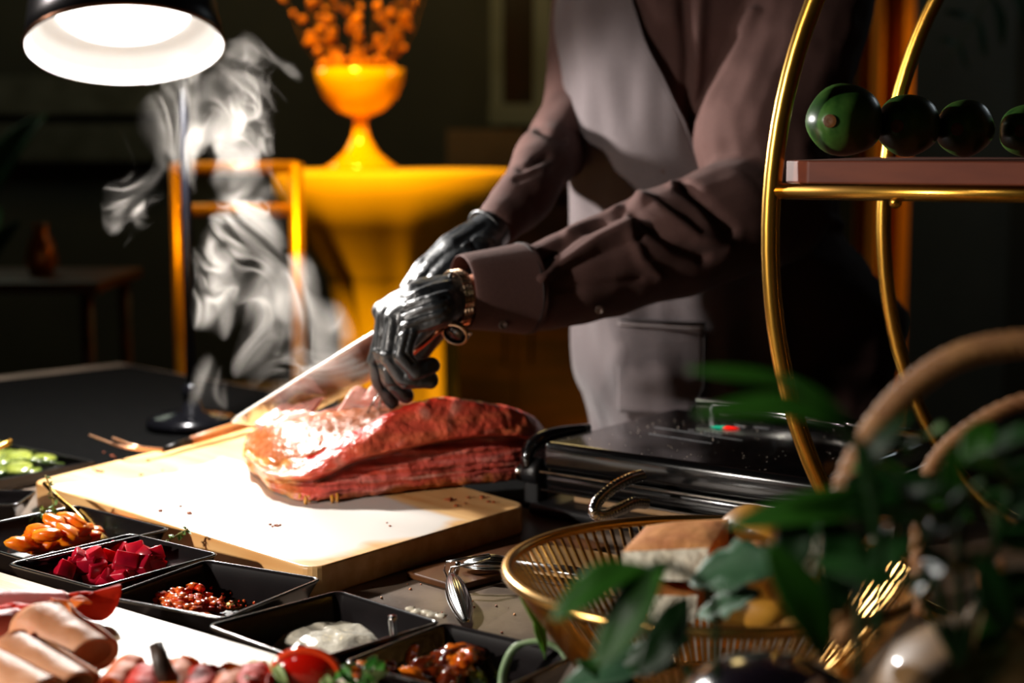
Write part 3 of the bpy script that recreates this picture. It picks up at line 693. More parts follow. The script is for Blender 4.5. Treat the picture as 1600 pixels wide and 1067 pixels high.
def roll(name, label, cat, a, b, ra, rb, m, turns=1.35, group=None, wob=.08, seed=0, flat=.85, inner=None):
    """a slice rolled to a tube or cone: a spiral cross section with real thickness."""
    a, b = Vector(a), Vector(b); M = along((0, 0, 0), b-a); L_ = (b-a).length; bm = bmesh.new(); nu, nv = 22, 56; g = []
    for i in range(nu+1):
        t_ = i/nu; r = ra+(rb-ra)*t_; row = []
        for j in range(nv+1):
            s_ = j/nv; an = -2*PI*turns*s_+.6; rr = r*(1-.28*s_)*(1+wob*noise.noise(Vector((math.cos(an)*1.5, t_*4+seed, math.sin(an)*1.5))))
            z = L_*t_+.006*math.sin(s_*9+seed)*(1 if i in (0, nu) else t_)
            row.append(bm.verts.new(M @ Vector((rr*math.cos(an), rr*math.sin(an)*flat, z))))
        g.append(row)
    for i in range(nu):
        for j in range(nv): bm.faces.new((g[i][j], g[i+1][j], g[i+1][j+1], g[i][j+1]))
    o = bmobj(name, bm, m, fix=False); o.location = a; s = o.modifiers.new('thickness', 'SOLIDIFY'); s.thickness = .0016; s.offset = -1
    return tag(o, label, cat, group)
Z0 = .942
def on(px, py, r): return G(px, py, Z0+r)
roll('ham_roll', 'large pale ham roll in front, open end facing right', 'ham', on(62, 975, .034), on(148, 1022, .023), .031, .0215, ham, seed=1)
roll('ham_roll', 'long ham roll lying under the large one, left of centre', 'ham', on(18, 1012, .026), on(120, 1072, .018), .023, .020, ham, seed=2)
roll('ham_roll', 'pale ham roll at the lower left corner of the picture', 'ham', on(-35, 1030, .022), on(70, 1085, .018), .022, .020, ham, seed=3)
roll('ham_roll', 'pink ham roll stretching along the back of the cold cuts', 'ham', on(-60, 945, .028), on(100, 940, .022), .020, .016, hamp, seed=4)
roll('ham_roll', 'pink ham roll at far left beneath the red salami', 'ham', on(-60, 985, .024), on(34, 968, .022), .020, .017, hamp, seed=5)
def fold_slice(label, p, R_, sx, h, m, cat='salami', name='salami_slice', seed=0):
    bm = bmesh.new(); n1_, n2_ = 14, 28; g = []
    for i in range(n1_+1):
        t_ = i/n1_; row = []
        for j in range(n2_):
            a = 2*PI*j/n2_; x = sx*t_*math.cos(a); y = sx*t_*math.sin(a)
            z = h*(1-(2*y/sx/2)**2)*1+.004*math.sin(3*a+seed)*t_; y2 = y*.55
            row.append(bm.verts.new(R_ @ Vector((x, y2, z*(1)))))
        g.append(row)
    for i in range(n1_):
        for j in range(n2_):
            bm.faces.new((g[i][j], g[i+1][j], g[i+1][(j+1) % n2_], g[i][(j+1) % n2_])) if i else bm.faces.new((g[0][0], g[1][j], g[1][(j+1) % n2_]))
    bmesh.ops.remove_doubles(bm, verts=list(bm.verts), dist=1e-6)
    o = bmobj(name, bm, m); o.location = p; o.modifiers.new('thickness', 'SOLIDIFY').thickness = .0015
    return tag(o, label, cat)
RZ = lambda a, b=0, c=0: Matrix.Rotation(a, 3, 'Z') @ Matrix.Rotation(b, 3, 'X') @ Matrix.Rotation(c, 3, 'Y')
fold_slice('bright red salami slice folded at the back right of the hams', on(142, 958, .006), RZ(.5, .35), .028, .024, salami, seed=1)
fold_slice('red salami slice folded in the middle of the pink hams', on(84, 958, .010), RZ(.3, .5), .024, .022, salami, seed=2)
fold_slice('red salami slice folded at far left over ham', on(25, 975, .012), RZ(.2, .5), .030, .024, salami, seed=3)
fold_slice('orange salami slice lying flat on the hams\' back', on(112, 944, .034), RZ(.1, .1), .018, .004, orng, seed=4)
rl = [((205, 1050), (170, 1085), orng), ((235, 1062), (215, 1095), salami), ((290, 1048), (262, 1095), orng), ((325, 1060), (300, 1100), salami), ((366, 1062), (350, 1098), orng), ((395, 1060), (385, 1095), salami)]
for i, (a_, b_2, m_) in enumerate(rl):
    roll('rolled_slice', ('orange turkey', 'red salami')[m_ is salami]+' slice rolled up along the bottom edge, '+('left of the dark stick', 'just left of the dark stick', 'just right of the dark stick', 'second right of the dark stick', 'third right of dark stick', 'beside the green sprouts')[i], 'cold cut', on(*a_, .016), on(*b_2, .014), .020, .016, m_, 1.5, seed=i, wob=.15)
ds = thing('pepper_stick', 'dark brown stick standing among the cold cuts at the bottom', 'stick', on(243, 1020, .045)); b0 = ds.location.copy()
tube('stick_body', [Vector((0, 0, .008)), on(255, 1045, .035)-b0, on(275, 1085, .01)-b0], [.006, .008, .009], mat('dark_stick', '#2e211a', '#4a382e', .5, scale=60, bump=.5), ds, 10)
# tomato on greens
tm = thing('tomato_slice', 'red tomato half standing in green sprouts at the bottom', 'tomato', on(478, 1050, .022))
blob('flesh', (0, 0, 0), (.026, .012, .019), mat('tomato_red', '#d41606', '#a80c04', .15, scale=20, coat=.8), tm, 3, .03)
tube('skin', [(.0265*math.cos(a), -.003, .0195*math.sin(a)) for a in [PI*k/16 for k in range(17)]], .0032, mat('tomato_skin', '#f2481a', '#e83a10', .15, coat=.8), tm, 8)
blob('stem_end', (-.004, 0, .021), (.004, .003, .003), mat('stem_dark', '#3a2414', None, .6), tm, 2, .2)
sp = thing('microgreens', 'small heap of pale green sprouts around the tomato', 'greens', on(490, 1075, 0)); b0 = sp.location.copy(); random.seed(8)
grn = [mat('sprout_a', '#5c9a3c', '#2f6a24', .35, scale=40, coat=.2), mat('sprout_b', '#a8b878', '#8aa060', .4, scale=40)]
for k in range(46):
    px = random.uniform(395, 590); p = on(px, random.uniform(1050, 1085), random.uniform(.003, .018))-b0
    q_ = p+Vector((random.gauss(0, .012), random.gauss(0, .01), random.uniform(.0, .014)))
    leaf('leaf', p, q_, random.uniform(.007, .012), grn[k % 2], sp, .2, .3, (0, -1, .8), k, 6)
leaf('large_leaf', on(480, 1066, .004)-b0, on(478, 1032, .008)-b0, .024, grn[0], sp, .2, .35, (0, -1, .8), 3, 8)
def recenter(o, c=None):
    """move a mesh object's origin to its base without moving it"""
    co = np.empty(len(o.data.vertices)*3); o.data.vertices.foreach_get('co', co); co = co.reshape(-1, 3)
    if c is None: c = ((co[:, 0].min()+co[:, 0].max())/2, (co[:, 1].min()+co[:, 1].max())/2, co[:, 2].min())
    co -= np.array(c); o.data.vertices.foreach_set('co', co.ravel()); o.data.update(); o.location = c; return o
# ------------------------------------------------------------------ the roast
BZ = .936
ST = [  # bottom, groove, ridge, back-top (picture points), depth of the piece
    ((402, 744), (392, 722), (386, 703), (392, 676), .09),
    ((432, 769), (421, 748), (424, 726), (412, 656), .14),
    ((486, 782), (490, 752), (484, 722), (462, 646), .17),
    ((560, 776), (560, 722), (556, 682), (535, 640), .17),
    ((640, 768), (642, 702), (634, 640), (610, 636), .16),
    ((705, 761), (708, 689), (692, 624), (690, 628), .15),
    ((775, 754), (778, 684), (770, 632), (765, 634), .14),
    ((828, 746), (832, 690), (826, 648), (822, 646), .12),
    ((850, 735), (852, 700), (850, 668), (846, 664), .08)]
secs = []
for k, (b, g, r, t, dp) in enumerate(ST):
    pb = G(*b, BZ); y = pb.y; over = .010 if 1 < k < 8 else .003
    pg = P(*g, y+.016 if 2 <= k <= 7 else y-.004); pr = P(*r, y+.012); zr = pr.z
    gl = pb.lerp(pg, .35)+Vector((0, -.006-over*.6, 0)); gl2 = pb.lerp(pg, .75)+Vector((0, -.004-over*.3, 0))
    lip = pg+Vector((0, -.016-over, .010)); um = lip.lerp(pr, .5)+Vector((0, -.008, 0))
    pt = P(*t, y+dp*.80) if k <= 4 else Vector((P(*t, y).x, y+dp*.8, zr-.03))
    if k <= 4 and pt.z > zr+.035: pt.z = zr+.035
    tm = pr.lerp(pt, .5)+Vector((0, 0, .004)); bs = Vector((pt.x, y+dp, BZ+(pt.z-BZ)*.55)); bb = Vector((pt.x, y+dp*.9, BZ+.001)); bm_ = Vector(((pb.x+pt.x)/2, y+dp*.45, BZ))
    secs.append([tuple(p) for p in (bm_, pb, gl, gl2, pg, lip, um, pr, tm, pt, bs, bb)])
arr = np.array(secs)                                   # stations x 12 x 3
fine = np.array([np.array(spline([tuple(arr[k, j]) for k in range(len(ST))], 19)) for j in range(12)])   # 12 x n x 3
nst = fine.shape[1]; KS = 18
rows = []
for i in range(nst):
    c = [tuple(fine[j, i]) for j in range(12)]; c = c[-2:]+c+c[:3]; s = spline(c, KS)
    rows.append(np.array(s[2*KS:2*KS+12*KS]))
rows = np.array(rows); nu, nv = rows.shape[:2]
# taper the two end rings closed
cen0, cen1 = rows[0].mean(0), rows[-1].mean(0)
pre = [cen0+(rows[0]-cen0)*f+np.array([-.010*math.sqrt(1-f*f), 0, 0]) for f in (.05, .35, .6, .8, .93)]
post = [cen1+(rows[-1]-cen1)*f+np.array([.010*math.sqrt(1-f*f), 0, 0]) for f in (.93, .8, .6, .35, .05)]
rows = np.concatenate([pre, rows, post]); nu = len(rows)
cols = []; vs = []
def lerp3(a, b, t): t = max(0, min(1, t)); return [a[i]+(b[i]-a[i])*t for i in range(3)]
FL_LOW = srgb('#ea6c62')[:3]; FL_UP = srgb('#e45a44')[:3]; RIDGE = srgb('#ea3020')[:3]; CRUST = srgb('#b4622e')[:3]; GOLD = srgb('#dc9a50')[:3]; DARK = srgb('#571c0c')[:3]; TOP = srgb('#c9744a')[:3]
for i in range(nu):
    t_ = i/(nu-1); ctr = rows[i].mean(0)
    for j in range(nv):
        u = j/KS; p = rows[i, j].copy(); d = p-ctr; d = d/(np.linalg.norm(d)+1e-9)
        v3 = Vector(p)
        endw = max(0, 1-abs(t_-.0)*7)                 # left crusted end
        if .9 < u < 4.2:   # lower slab: long fibres
            a = noise.noise(Vector((p[0]*9, p[1]*6, p[2]*190)))*.0048+noise.noise(v3*55)*.0035+noise.noise(v3*130)*.0012
            col = lerp3(FL_LOW, FL_UP, .5+noise.noise(Vector((p[0]*12, 0, p[2]*160)))*1.2); col = lerp3(col, srgb('#f2a898')[:3], noise.noise(Vector((p[0]*22, 7, p[2]*190)))*1.5-.1); col = lerp3(col, DARK, noise.noise(Vector((p[0]*16, 9, p[2]*230)))*1.6-.35)
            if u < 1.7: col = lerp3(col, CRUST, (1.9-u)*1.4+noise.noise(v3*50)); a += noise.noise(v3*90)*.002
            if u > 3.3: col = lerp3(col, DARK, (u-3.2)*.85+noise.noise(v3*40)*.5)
        elif 4.2 <= u < 7.3:
            a = noise.noise(Vector((p[0]*30, p[1]*30, p[2]*45)))*.0055+noise.noise(v3*75)*.0022+noise.noise(v3*160)*.0012
            col = lerp3(FL_UP, srgb('#ee7a50')[:3], noise.noise(Vector((p[0]*14, 4, p[2]*60)))*1.4+.15); col = lerp3(col, srgb('#f5b09c')[:3], noise.noise(v3*38)*2.2-.45); col = lerp3(col, DARK, noise.noise(v3*31+Vector((5, 0, 0)))*2.2-.75)  # pale pink highlight blotches are put into the flesh colour
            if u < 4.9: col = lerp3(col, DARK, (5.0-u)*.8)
            if u > 6.6: col = lerp3(col, RIDGE, (u-6.5)*1.5)
        elif u < 9.6 and u >= 7.3:
            a = noise.noise(v3*95)*.0032+noise.noise(v3*210)*.0016
            col = lerp3(TOP, CRUST, .4+noise.noise(v3*80)*1.6)
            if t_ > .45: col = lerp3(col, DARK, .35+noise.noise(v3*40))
        else:
            a = noise.noise(v3*60)*.003; col = lerp3(CRUST, DARK, .2+noise.noise(v3*40))
        if t_ < .30 and (u < 7.3):
            k = max(0, min(1, (.27-t_)*9+noise.noise(v3*40)*.9)); cc = lerp3(GOLD, CRUST, .4+noise.noise(v3*70)*1.5); col = lerp3(col, cc, k)
            a = a*(1-k)+k*(noise.noise(v3*48)*.0085+noise.noise(v3*120)*.0035)
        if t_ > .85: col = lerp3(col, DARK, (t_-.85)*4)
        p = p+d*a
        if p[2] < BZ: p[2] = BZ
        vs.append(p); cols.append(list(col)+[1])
fs = []
for i in range(nu-1):
    for j in range(nv): fs.append((i*nv+j, i*nv+(j+1) % nv, (i+1)*nv+(j+1) % nv, (i+1)*nv+j))
fs.append(tuple(range(nv))[::-1]); fs.append(tuple((nu-1)*nv+j for j in range(nv)))
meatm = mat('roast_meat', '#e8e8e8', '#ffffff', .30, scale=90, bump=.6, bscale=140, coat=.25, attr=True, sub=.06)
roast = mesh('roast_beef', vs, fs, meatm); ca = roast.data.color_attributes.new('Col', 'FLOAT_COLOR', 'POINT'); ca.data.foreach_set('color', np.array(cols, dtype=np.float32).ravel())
bmx = bmesh.new(); bmx.from_mesh(roast.data); bmesh.ops.recalc_face_normals(bmx, faces=bmx.faces); bmx.to_mesh(roast.data); bmx.free()
tag(roast, 'large joint of pink carved beef with crusted end on the cutting board', 'meat'); recenter(roast)
# drips of fat under the left end
fatm = mat('fat_drip', '#e0a030', '#c87820', .15, scale=60, coat=.8)
bm = bmesh.new(); random.seed(2)
for (px, py) in ((470, 776), (478, 781), (484, 777), (520, 779), (528, 776)):
    p = G(px, py, BZ+.004); bm_blob(bm, p+Vector((0, -.004, 0)), (.0028, .003, .006), px, .3, 1.6, 2)
o = bmobj('fat', bm, fatm, None); tag(o, 'golden fat dripping from the crusted underside of the beef', 'fat', kind='stuff')
slm = mat('slice_meat', '#e89a8c', '#f2b8a8', .3, scale=40, bump=.4, bscale=90, coat=.4, sub=.15)
def slice_(label, c, seed, m=slm, th=.006):
    bl, br, tr, tl = (P(*q) for q in c); vs, fs = [], []; n = 22; mm = 12
    for i in range(n+1):
        for j in range(mm+1):
            s, t = i/n, j/mm; p = bl.lerp(br, s).lerp(tl.lerp(tr, s), t); rd = 1-.25*(abs(2*s-1)**4)
            p += Vector((0, 1, .3))*(.012*noise.noise(Vector((s*3, t*3, seed))))+Vector((0, 0, 1))*(.008*noise.noise(Vector((s*7, t*2, seed+4))))*t
            vs.append(p)
    for i in range(n):
        for j in range(mm): k = i*(mm+1)+j; fs.append((k, k+mm+1, k+mm+2, k+1))
    o = mesh('beef_slice', vs, fs, m); recenter(o); s = o.modifiers.new('thickness', 'SOLIDIFY'); s.thickness = th; s.offset = 0
    return tag(o, label, 'meat')
slice_('pale pink slice of beef standing against the gloved fingers', ((505, 672, 2.105), (640, 655, 2.10), (640, 612, 2.125), (556, 604, 2.13)), 1)
slice_('cut slice of beef folded down under the knife blade', ((405, 668, 2.12), (520, 668, 2.12), (560, 636, 2.15), (440, 648, 2.15)), 5)
slice_('small flap of beef curling behind the crusted top', ((398, 664, 2.15), (470, 652, 2.15), (510, 622, 2.19), (430, 640, 2.19)), 9)
# ------------------------------------------------------------------ knife
kn = thing('carving_knife', 'broad steel carving knife held over the beef, black handle', 'knife', P(362, 658, 2.20)); kb = kn.location.copy()
blade = mat('blade_steel', '#d2d0cc', '#c2beb8', .20, 1., scale=4, stretch=(1, 1, 1))
sp_ = [P(362, 657, 2.20), P(420, 621, 2.19), P(520, 559, 2.165), P(655, 476, 2.14)]
ed_ = [P(364, 661, 2.203), P(432, 664, 2.225), P(532, 622, 2.20), P(670, 535, 2.175)]
sp_ = [Vector(p) for p in spline(sp_, 6)]; ed_ = [Vector(p) for p in spline(ed_, 6)]; bm = bmesh.new(); n_ = len(sp_); V = []
nrm = (sp_[-1]-sp_[0]).cross(ed_[8]-sp_[8]).normalized()
for a, b in zip(sp_, ed_):
    V.append([bm.verts.new(q-kb) for q in (a+nrm*.0016, a-nrm*.0016, a.lerp(b, .8)-nrm*.0009, b, a.lerp(b, .8)+nrm*.0009)])
for i in range(n_-1):
    for j in range(5): bm.faces.new((V[i][j], V[i][(j+1) % 5], V[i+1][(j+1) % 5], V[i+1][j]))
bm.faces.new(V[0]); bm.faces.new(V[-1]); bmobj('blade', bm, blade, kn, False); tube('spine', [p-kb for p in sp_], [.0012]+[.0022]*(len(sp_)-1), mat('spine_steel', '#e6e0da', None, .42, 1.), kn, 8)
hm = mat('handle_black', '#100e0e', None, .35)
hd = [P(655, 502, 2.14)-kb, P(700, 474, 2.14)-kb, P(760, 440, 2.15)-kb]
tube('handle', spline(hd, 5), [.013, .0145, .014, .013, .013, .0135, .014, .0145, .015, .0155, .013], hm, kn, 14, flat=1)
tube('bolster', [P(646, 507, 2.14)-kb, P(660, 499, 2.14)-kb], .0142, steel, kn, 14)
# ------------------------------------------------------------------ carving fork on the board
fk = thing('carving_fork', 'long two pronged wooden handled fork lying on the board\'s back corner', 'fork', G(255, 704, .936)); fb = fk.location.copy()
tn = mat('fork_tine', '#d9a583', '#c58c66', .3, .7, scale=30); fh = mat('fork_handle', '#b5713c', '#94552a', .45, scale=12, stretch=(3, 1, 1))
nk = G(254, 703, .945); 
for tip, md in (((140, 680, 2.30), (196, 699, 2.245)), ((176, 684, 2.26), (215, 698, 2.225))):
    c = spline([nk-fb, P(*md)-fb, P(*tip)-fb], 6); tube('tine', c, [.0028-.0012*i/(len(c)-1) for i in range(len(c))], tn, fk, 8)
tube('ferrule', [nk-fb, G(300, 688, .946)-fb], [.004, .0065], mat('ferrule_dark', '#1c1a1a', None, .3, .8), fk, 12)
tube('handle', [G(298, 689, .946)-fb, G(340, 676, .948)-fb, G(392, 660, .950)-fb], [.0068, .0078, .0085], fh, fk, 12)

# ------------------------------------------------------------------ the cook
CX, CY = P(1130, 500, 2.6).x, 2.60
pr_ = thing('person', 'person in dark brown shirt, grey apron and black gloves carving the beef', 'person', (CX, CY, 0)); po = Vector((CX, CY, 0))
def PL(px, py, Y): return P(px, py, Y)
shirt = mat('shirt_cloth', '#4b3430', '#553c37', .8, scale=500, bump=.25, bscale=900, sheen=.04, spec=.15)
apronm = mat('apron_cloth', '#544a4b', '#5f5556', .85, scale=700, bump=.4, bscale=1100, sheen=.2, spec=.2)
skin = mat('skin', '#c98a70', '#c07f66', .5, scale=30, sub=.15)
glove = mat('nitrile_glove', '#15171a', '#1c1f22', .40, scale=60, bump=.35, bscale=110, spec=.65, coat=.15)
TR = [(820, 935, 1390, .19), (760, 930, 1390, .19), (660, 922, 1380, .19), (600, 900, 1385, .18), (560, 893, 1395, .19), (490, 890, 1412, .20), (440, 891, 1375, .20), (400, 892, 1345, .19), (345, 890, 1306, .185), (180, 884, 1318, .18), (0, 878, 1345, .18), (-60, 882, 1345, .17), (-100, 915, 1320, .14), (-135, 1000, 1260, .10), (-165, 1065, 1205, .07)]
TR3 = [(P(0, py, CY).z, P(l+15, py, CY).x, P(r, py, CY).x, d) for py, l, r, d in TR]
TRs = np.array(spline(TR3, 5)); order = np.argsort(TRs[:, 0]); TRs = TRs[order]
def trow(z): return [np.interp(z, TRs[:, 0], TRs[:, k]) for k in (1, 2, 3)]
def tpoint(z, th, off=0.):
    l, r, d = trow(z); cx = (l+r)/2; hw = (r-l)/2+off; e = 2/2.3; c, s = math.cos(th), math.sin(th)
    return Vector((cx+hw*math.copysign(abs(c)**e, c), CY+(d+off)*math.copysign(abs(s)**e, s), z))
bm = bmesh.new(); NT = 72; rg = []
zs = list(np.linspace(TRs[0, 0], TRs[-1, 0], 60))
for z in zs: rg.append([bm.verts.new(tpoint(z, 2*PI*j/NT)) for j in range(NT)])
for a, b in zip(rg, rg[1:]):
    for j in range(NT): bm.faces.new((a[j], a[(j+1) % NT], b[(j+1) % NT], b[j]))
bm.faces.new(rg[0][::-1]); bm.faces.new(rg[-1])
near = [(PL(800, 448, 2.10), .054), (PL(850, 450, 2.13), .059), (PL(905, 431, 2.16), .066), (PL(955, 410, 2.19), .073), (PL(1045, 378, 2.24), .084), (PL(1140, 345, 2.29), .089), (PL(1210, 320, 2.36), .09), (PL(1190, 215, 2.38), .105), (PL(1235, 100, 2.42), .10), (PL(1265, 0, 2.47), .105), (PL(1275, -50, 2.52), .10)]
far = [(PL(778, 352, 2.24), .036), (PL(818, 310, 2.32), .044), (PL(845, 262, 2.42), .048), (PL(865, 235, 2.52), .052), (PL(905, 180, 2.62), .065), (PL(935, 60, 2.68), .085), (PL(950, -40, 2.70), .09)]
bm_capsules(bm, [near, far], 20)
me = remeshed(bm, .0052, 6)
jitter(me, .007, 9, 3, (1, 1, .7)); jitter(me, .003, 26, 5)
sculpt(me, [([(968, 330), (915, 352), (880, 378), (848, 402)], 8, -.013), ([(985, 350), (930, 378), (880, 412), (845, 436)], 9, .010), ([(1000, 372), (930, 400), (870, 425)], 6, -.005),
            ([(890, 362), (930, 338), (968, 322), (1000, 318)], 9, .008), ([(942, 345), (920, 358)], 6, -.006),
            ([(975, 318), (1015, 352), (1060, 385), (1100, 402)], 9, -.012), ([(1000, 305), (1045, 340), (1090, 372), (1135, 385)], 10, .010),
            ([(1044, 200), (1052, 225), (1050, 262), (1062, 285), (1100, 315), (1140, 360)], 9, -.016), ([(1060, 190), (1040, 225), (1042, 262)], 11, .010), ([(1035, 268), (1048, 276), (1052, 288)], 7, .010),
            ([(985, 365), (1002, 405), (1030, 430)], 8, .006), ([(860, 452), (930, 446), (1000, 436)], 5, -.003), ([(1150, 60), (1120, 120), (1085, 170), (1066, 190)], 10, -.010), ([(1180, 20), (1140, 100), (1095, 165)], 9, .010)], 2.18)
sculpt(me, [([(1068, 0), (1075, 90), (1072, 190)], 9, -.012), ([(1095, 0), (1090, 80), (1082, 170)], 10, .010), ([(1300, 345), (1312, 352)], 8, .01)], 2.45)
sculpt(me, [([(812, 262), (835, 252), (855, 244)], 6, -.008), ([(808, 280), (840, 268)], 5, -.005), ([(840, 200), (880, 215)], 7, -.008)], 2.42)
sh_ = link('shirt', me, shirt, pr_); me.transform(Matrix.Translation(-po))
# placket and shirt buttons under the sleeve
def ring_button(name, px, py, Y, r, parent):
    c = P(px, py, Y)-po; d = (Vector((0, 0, CAMZ))-c-po).normalized(); M = along(c, c+Vector((-.15, -1, -.25)).normalized())
    return lathe(name, [(0, .002), (r*.5, .0018), (r*.62, .003), (r*.9, .0034), (r, .002), (r, -.001), (0, -.001)], mat('button_dark', '#3a2a24', '#4d3a30', .3, .2, scale=30, coat=.5), parent, 20, M)
# cuff
cf = [PL(722, 456, 2.065), PL(735, 455, 2.07), PL(775, 453, 2.09), PL(815, 451, 2.11), PL(826, 450, 2.115)]; cr_ = [.0455, .0475, .0520, .0575, .0590]
P_, F_ = frames(cf); bm = bmesh.new(); rg = []
for p, (a, b, t), r in list(zip(P_, F_, cr_)):
    rg.append([bm.verts.new(p-po+(a*math.cos(2*PI*j/64)+b*math.sin(2*PI*j/64))*r*(1+.035*math.sin(2*2*PI*j/64+1)+.012*math.sin(5*2*PI*j/64))) for j in range(64)])
for a, b in zip(rg, rg[1:]):
    for j in range(64): bm.faces.new((a[j], a[(j+1) % 64], b[(j+1) % 64], b[j]))
cuff = bmobj('cuff', bm, shirt, sh_); s = cuff.modifiers.new('thickness', 'SOLIDIFY'); s.thickness = .003; s.offset = 1
s = cuff.modifiers.new('sub', 'SUBSURF'); s.levels = s.render_levels = 1
tube('seam', [rg_ for rg_ in [P_[3]-po+(F_[3][0]*math.cos(2*PI*j/48)+F_[3][1]*math.sin(2*PI*j/48))*.0605*(1+.035*math.sin(2*2*PI*j/48+1)) for j in range(48)]], .0011, mat('thread_dark', '#1c1210', None, .8), cuff, 6, closed=True)
ring_button('button', 787, 507, 2.052, .0065, sh_); ring_button('button', 937, 484, 2.098, .0058, sh_)
# apron
XR = [(-130, 1010), (-60, 985), (0, 988), (60, 1010), (110, 1035), (187, 1068), (260, 1090), (400, 1185), (500, 1215), (660, 1200), (760, 1190), (900, 1190)]
def xr_at(py): return np.interp(py, [a for a, b in XR], [b for a, b in XR])
def th_of(z, x):
    l, r, d = trow(z); c = (x-(l+r)/2)/((r-l)/2); c = max(-1, min(1, c)); cc = math.copysign(abs(c)**(2.3/2), c); return 2*PI-math.acos(cc)
def patch(name, py0, py1, xl, xr, off, m, parent, nr=50, nc=40, th=.0022, seed=0, wr=.004):
    vs, fs = [], []
    for i in range(nr+1):
        py = py0+(py1-py0)*i/nr; z = P(0, py, CY-.16).z; a1 = th_of(z, P(xr(py), py, CY-.16).x); a0 = th_of(z, P(xl(py), py, CY-.16).x) if xl else .86*PI
        for j in range(nc+1):
            a = a0+(a1-a0)*j/nc; p = tpoint(z, a, off); w_ = wr*noise.noise(Vector((p.x*9, p.y*9, p.z*6+seed)))+wr*.5*noise.noise(Vector((p.x*22, p.y*22, p.z*9+seed)))
            p += (p-Vector((CX, CY, z))).normalized()*w_; vs.append(p-po)
    for i in range(nr):
        for j in range(nc): k = i*(nc+1)+j; fs.append((k, k+nc+1, k+nc+2, k+1))
    o = mesh(name, vs, fs, m, parent); s = o.modifiers.new('thickness', 'SOLIDIFY'); s.thickness = th; s.offset = 1; return o, vs, nc, nr
ap, avs, anc, anr = patch('apron', -60, 940, None, xr_at, .014, apronm, pr_, 110, 70, wr=.017)
tube('hem', [avs[i*(anc+1)+anc]+Vector((0, -.001, 0)) for i in range(0, anr//2, 1)], .0026, apronm, ap, 6)
pk_, pvs, pnc, pnr = patch('pocket', 497, 645, lambda y: 985, lambda y: 1100-max(0, (y-600))*.5, .022, apronm, ap, 24, 24, wr=.006)
tube('stitching', [pvs[j]+Vector((0, -.004, -.008)) for j in range(pnc+1)], .0008, mat('stitch', '#7a6f6c', None, .8), pk_, 5)
tube('pocket_hem', [pvs[j]+Vector((0, -.003, 0)) for j in range(pnc+1)]+[pvs[i*(pnc+1)+pnc]+Vector((0, -.003, 0)) for i in range(1, pnr)], .0016, mat('thread_dark', '#1c1210'), pk_, 5)
for sx in (0, 1):
    a = tpoint(P(0, -60, CY).z, PI*1.15 if sx == 0 else PI*1.38, .012)-po; tube('strap', [a, a+Vector((.03, .03, .06)), Vector((.02, -.03, P(0, -160, CY).z))], [.012, .012, .012], apronm, ap, 8, flat=.3)
# body: one continuous figure inside the clothes
zsh = P(0, -60, CY).z; hz = zsh+.20; fd = Vector((-.72, -.69, 0))
def B(x, y, z): return Vector((CX+x, CY+y, z))
torso = [(B(.02, .02, 1.0), .12), (B(-.01, 0, 1.15), .135), (B(0, 0, 1.35), .15), (B(0, .0, zsh-.10), .13), (B(0, 0, zsh), .07), (B(-.01, -.01, zsh+.08), .058), (B(-.03, -.03, hz), .085)]
hd_ = [(B(-.03, -.03, hz), .088), (B(-.035, -.035, hz+.05), .095)]; jaw = [(B(-.03, -.03, hz), .08), (B(-.085, -.08, hz-.055), .045)]
fc = B(-.035, -.035, hz); nose = [(fc+fd*.085+Vector((0, 0, .02)), .010), (fc+fd*.112+Vector((0, 0, -.015)), .013)]
sd = Vector((.69, -.72, 0)); ears = [[(fc+sd*s*.09+Vector((0, 0, .0)), .012), (fc+sd*s*.096+Vector((0, 0, .03)), .014)] for s in (-1, 1)]
sn = (PL(1265, -20, 2.47), .055); sf = (PL(960, -20, 2.68), .045)
armn = [(B(.05, -.02, zsh-.08), .08), sn, (PL(1185, 330, 2.35), .045), (PL(900, 430, 2.155), .036), (PL(722, 462, 2.058), .026), (PL(702, 466, 2.048), .024)]
armf = [(B(-.02, .05, zsh-.08), .07), sf, (PL(905, 175, 2.625), .036), (PL(872, 236, 2.525), .034), (PL(800, 330, 2.28), .033), (PL(770, 360, 2.232), .025), (PL(752, 372, 2.215), .024)]
legs = [[(B(s*.07+.03, s*.02+.03, .96), .09), (B(s*.11+.02, s*.02+.02, .50), .072), (B(s*.13, s*.03, .09), .048), (B(s*.13-.12, s*.03-.11, .045), .040)] for s in (-1, 1)]
me = remeshed(bm_capsules(bmesh.new(), [torso, hd_, jaw, nose, armn, armf]+ears+legs, 16), .009, 4)
body = link('body', me, skin, pr_); me.transform(Matrix.Translation(-po))
for s in (-1, 1):
    e = fc+fd*.078+sd*s*.032+Vector((0, 0, .022)); b1 = blob('eye', e-po, (.012, .012, .012), mat('eye_white', '#e8e4de', None, .2), pr_, 0, 0, sub=2)
    blob('pupil', e+fd*.0095-po, (.005, .005, .005), mat('eye_dark', '#20140c', None, .1), b1, 0, 0, sub=2)
    tube('eyebrow', [fc+fd*.086+sd*(s*.018)+Vector((0, 0, .045))-po, fc+fd*.083+sd*(s*.034)+Vector((0, 0, .052))-po, fc+fd*.07+sd*(s*.052)+Vector((0, 0, .045))-po], [.003, .004, .002], mat('hair', '#140d0a', '#1e1410', .5, scale=80), pr_, 6)
tube('mouth', [fc+fd*.097+sd*x+Vector((0, 0, -.052-abs(x)*.1))-po for x in (-.024, -.01, 0, .01, .024)], [.002, .0045, .005, .0045, .002], mat('lips', '#9a5448', None, .4), pr_, 8)
hbm = bmesh.new(); bm_blob(hbm, (0, 0, 0), (.108, .108, .098), 3, .03, 3, 4)
for v in hbm.verts:
    if v.co.dot(Vector((-.72, -.69, 0)))-v.co.z*.9 > .028: v.co *= .80
for v in hbm.verts: v.co += fc+Vector((.008, .008, .052))-po
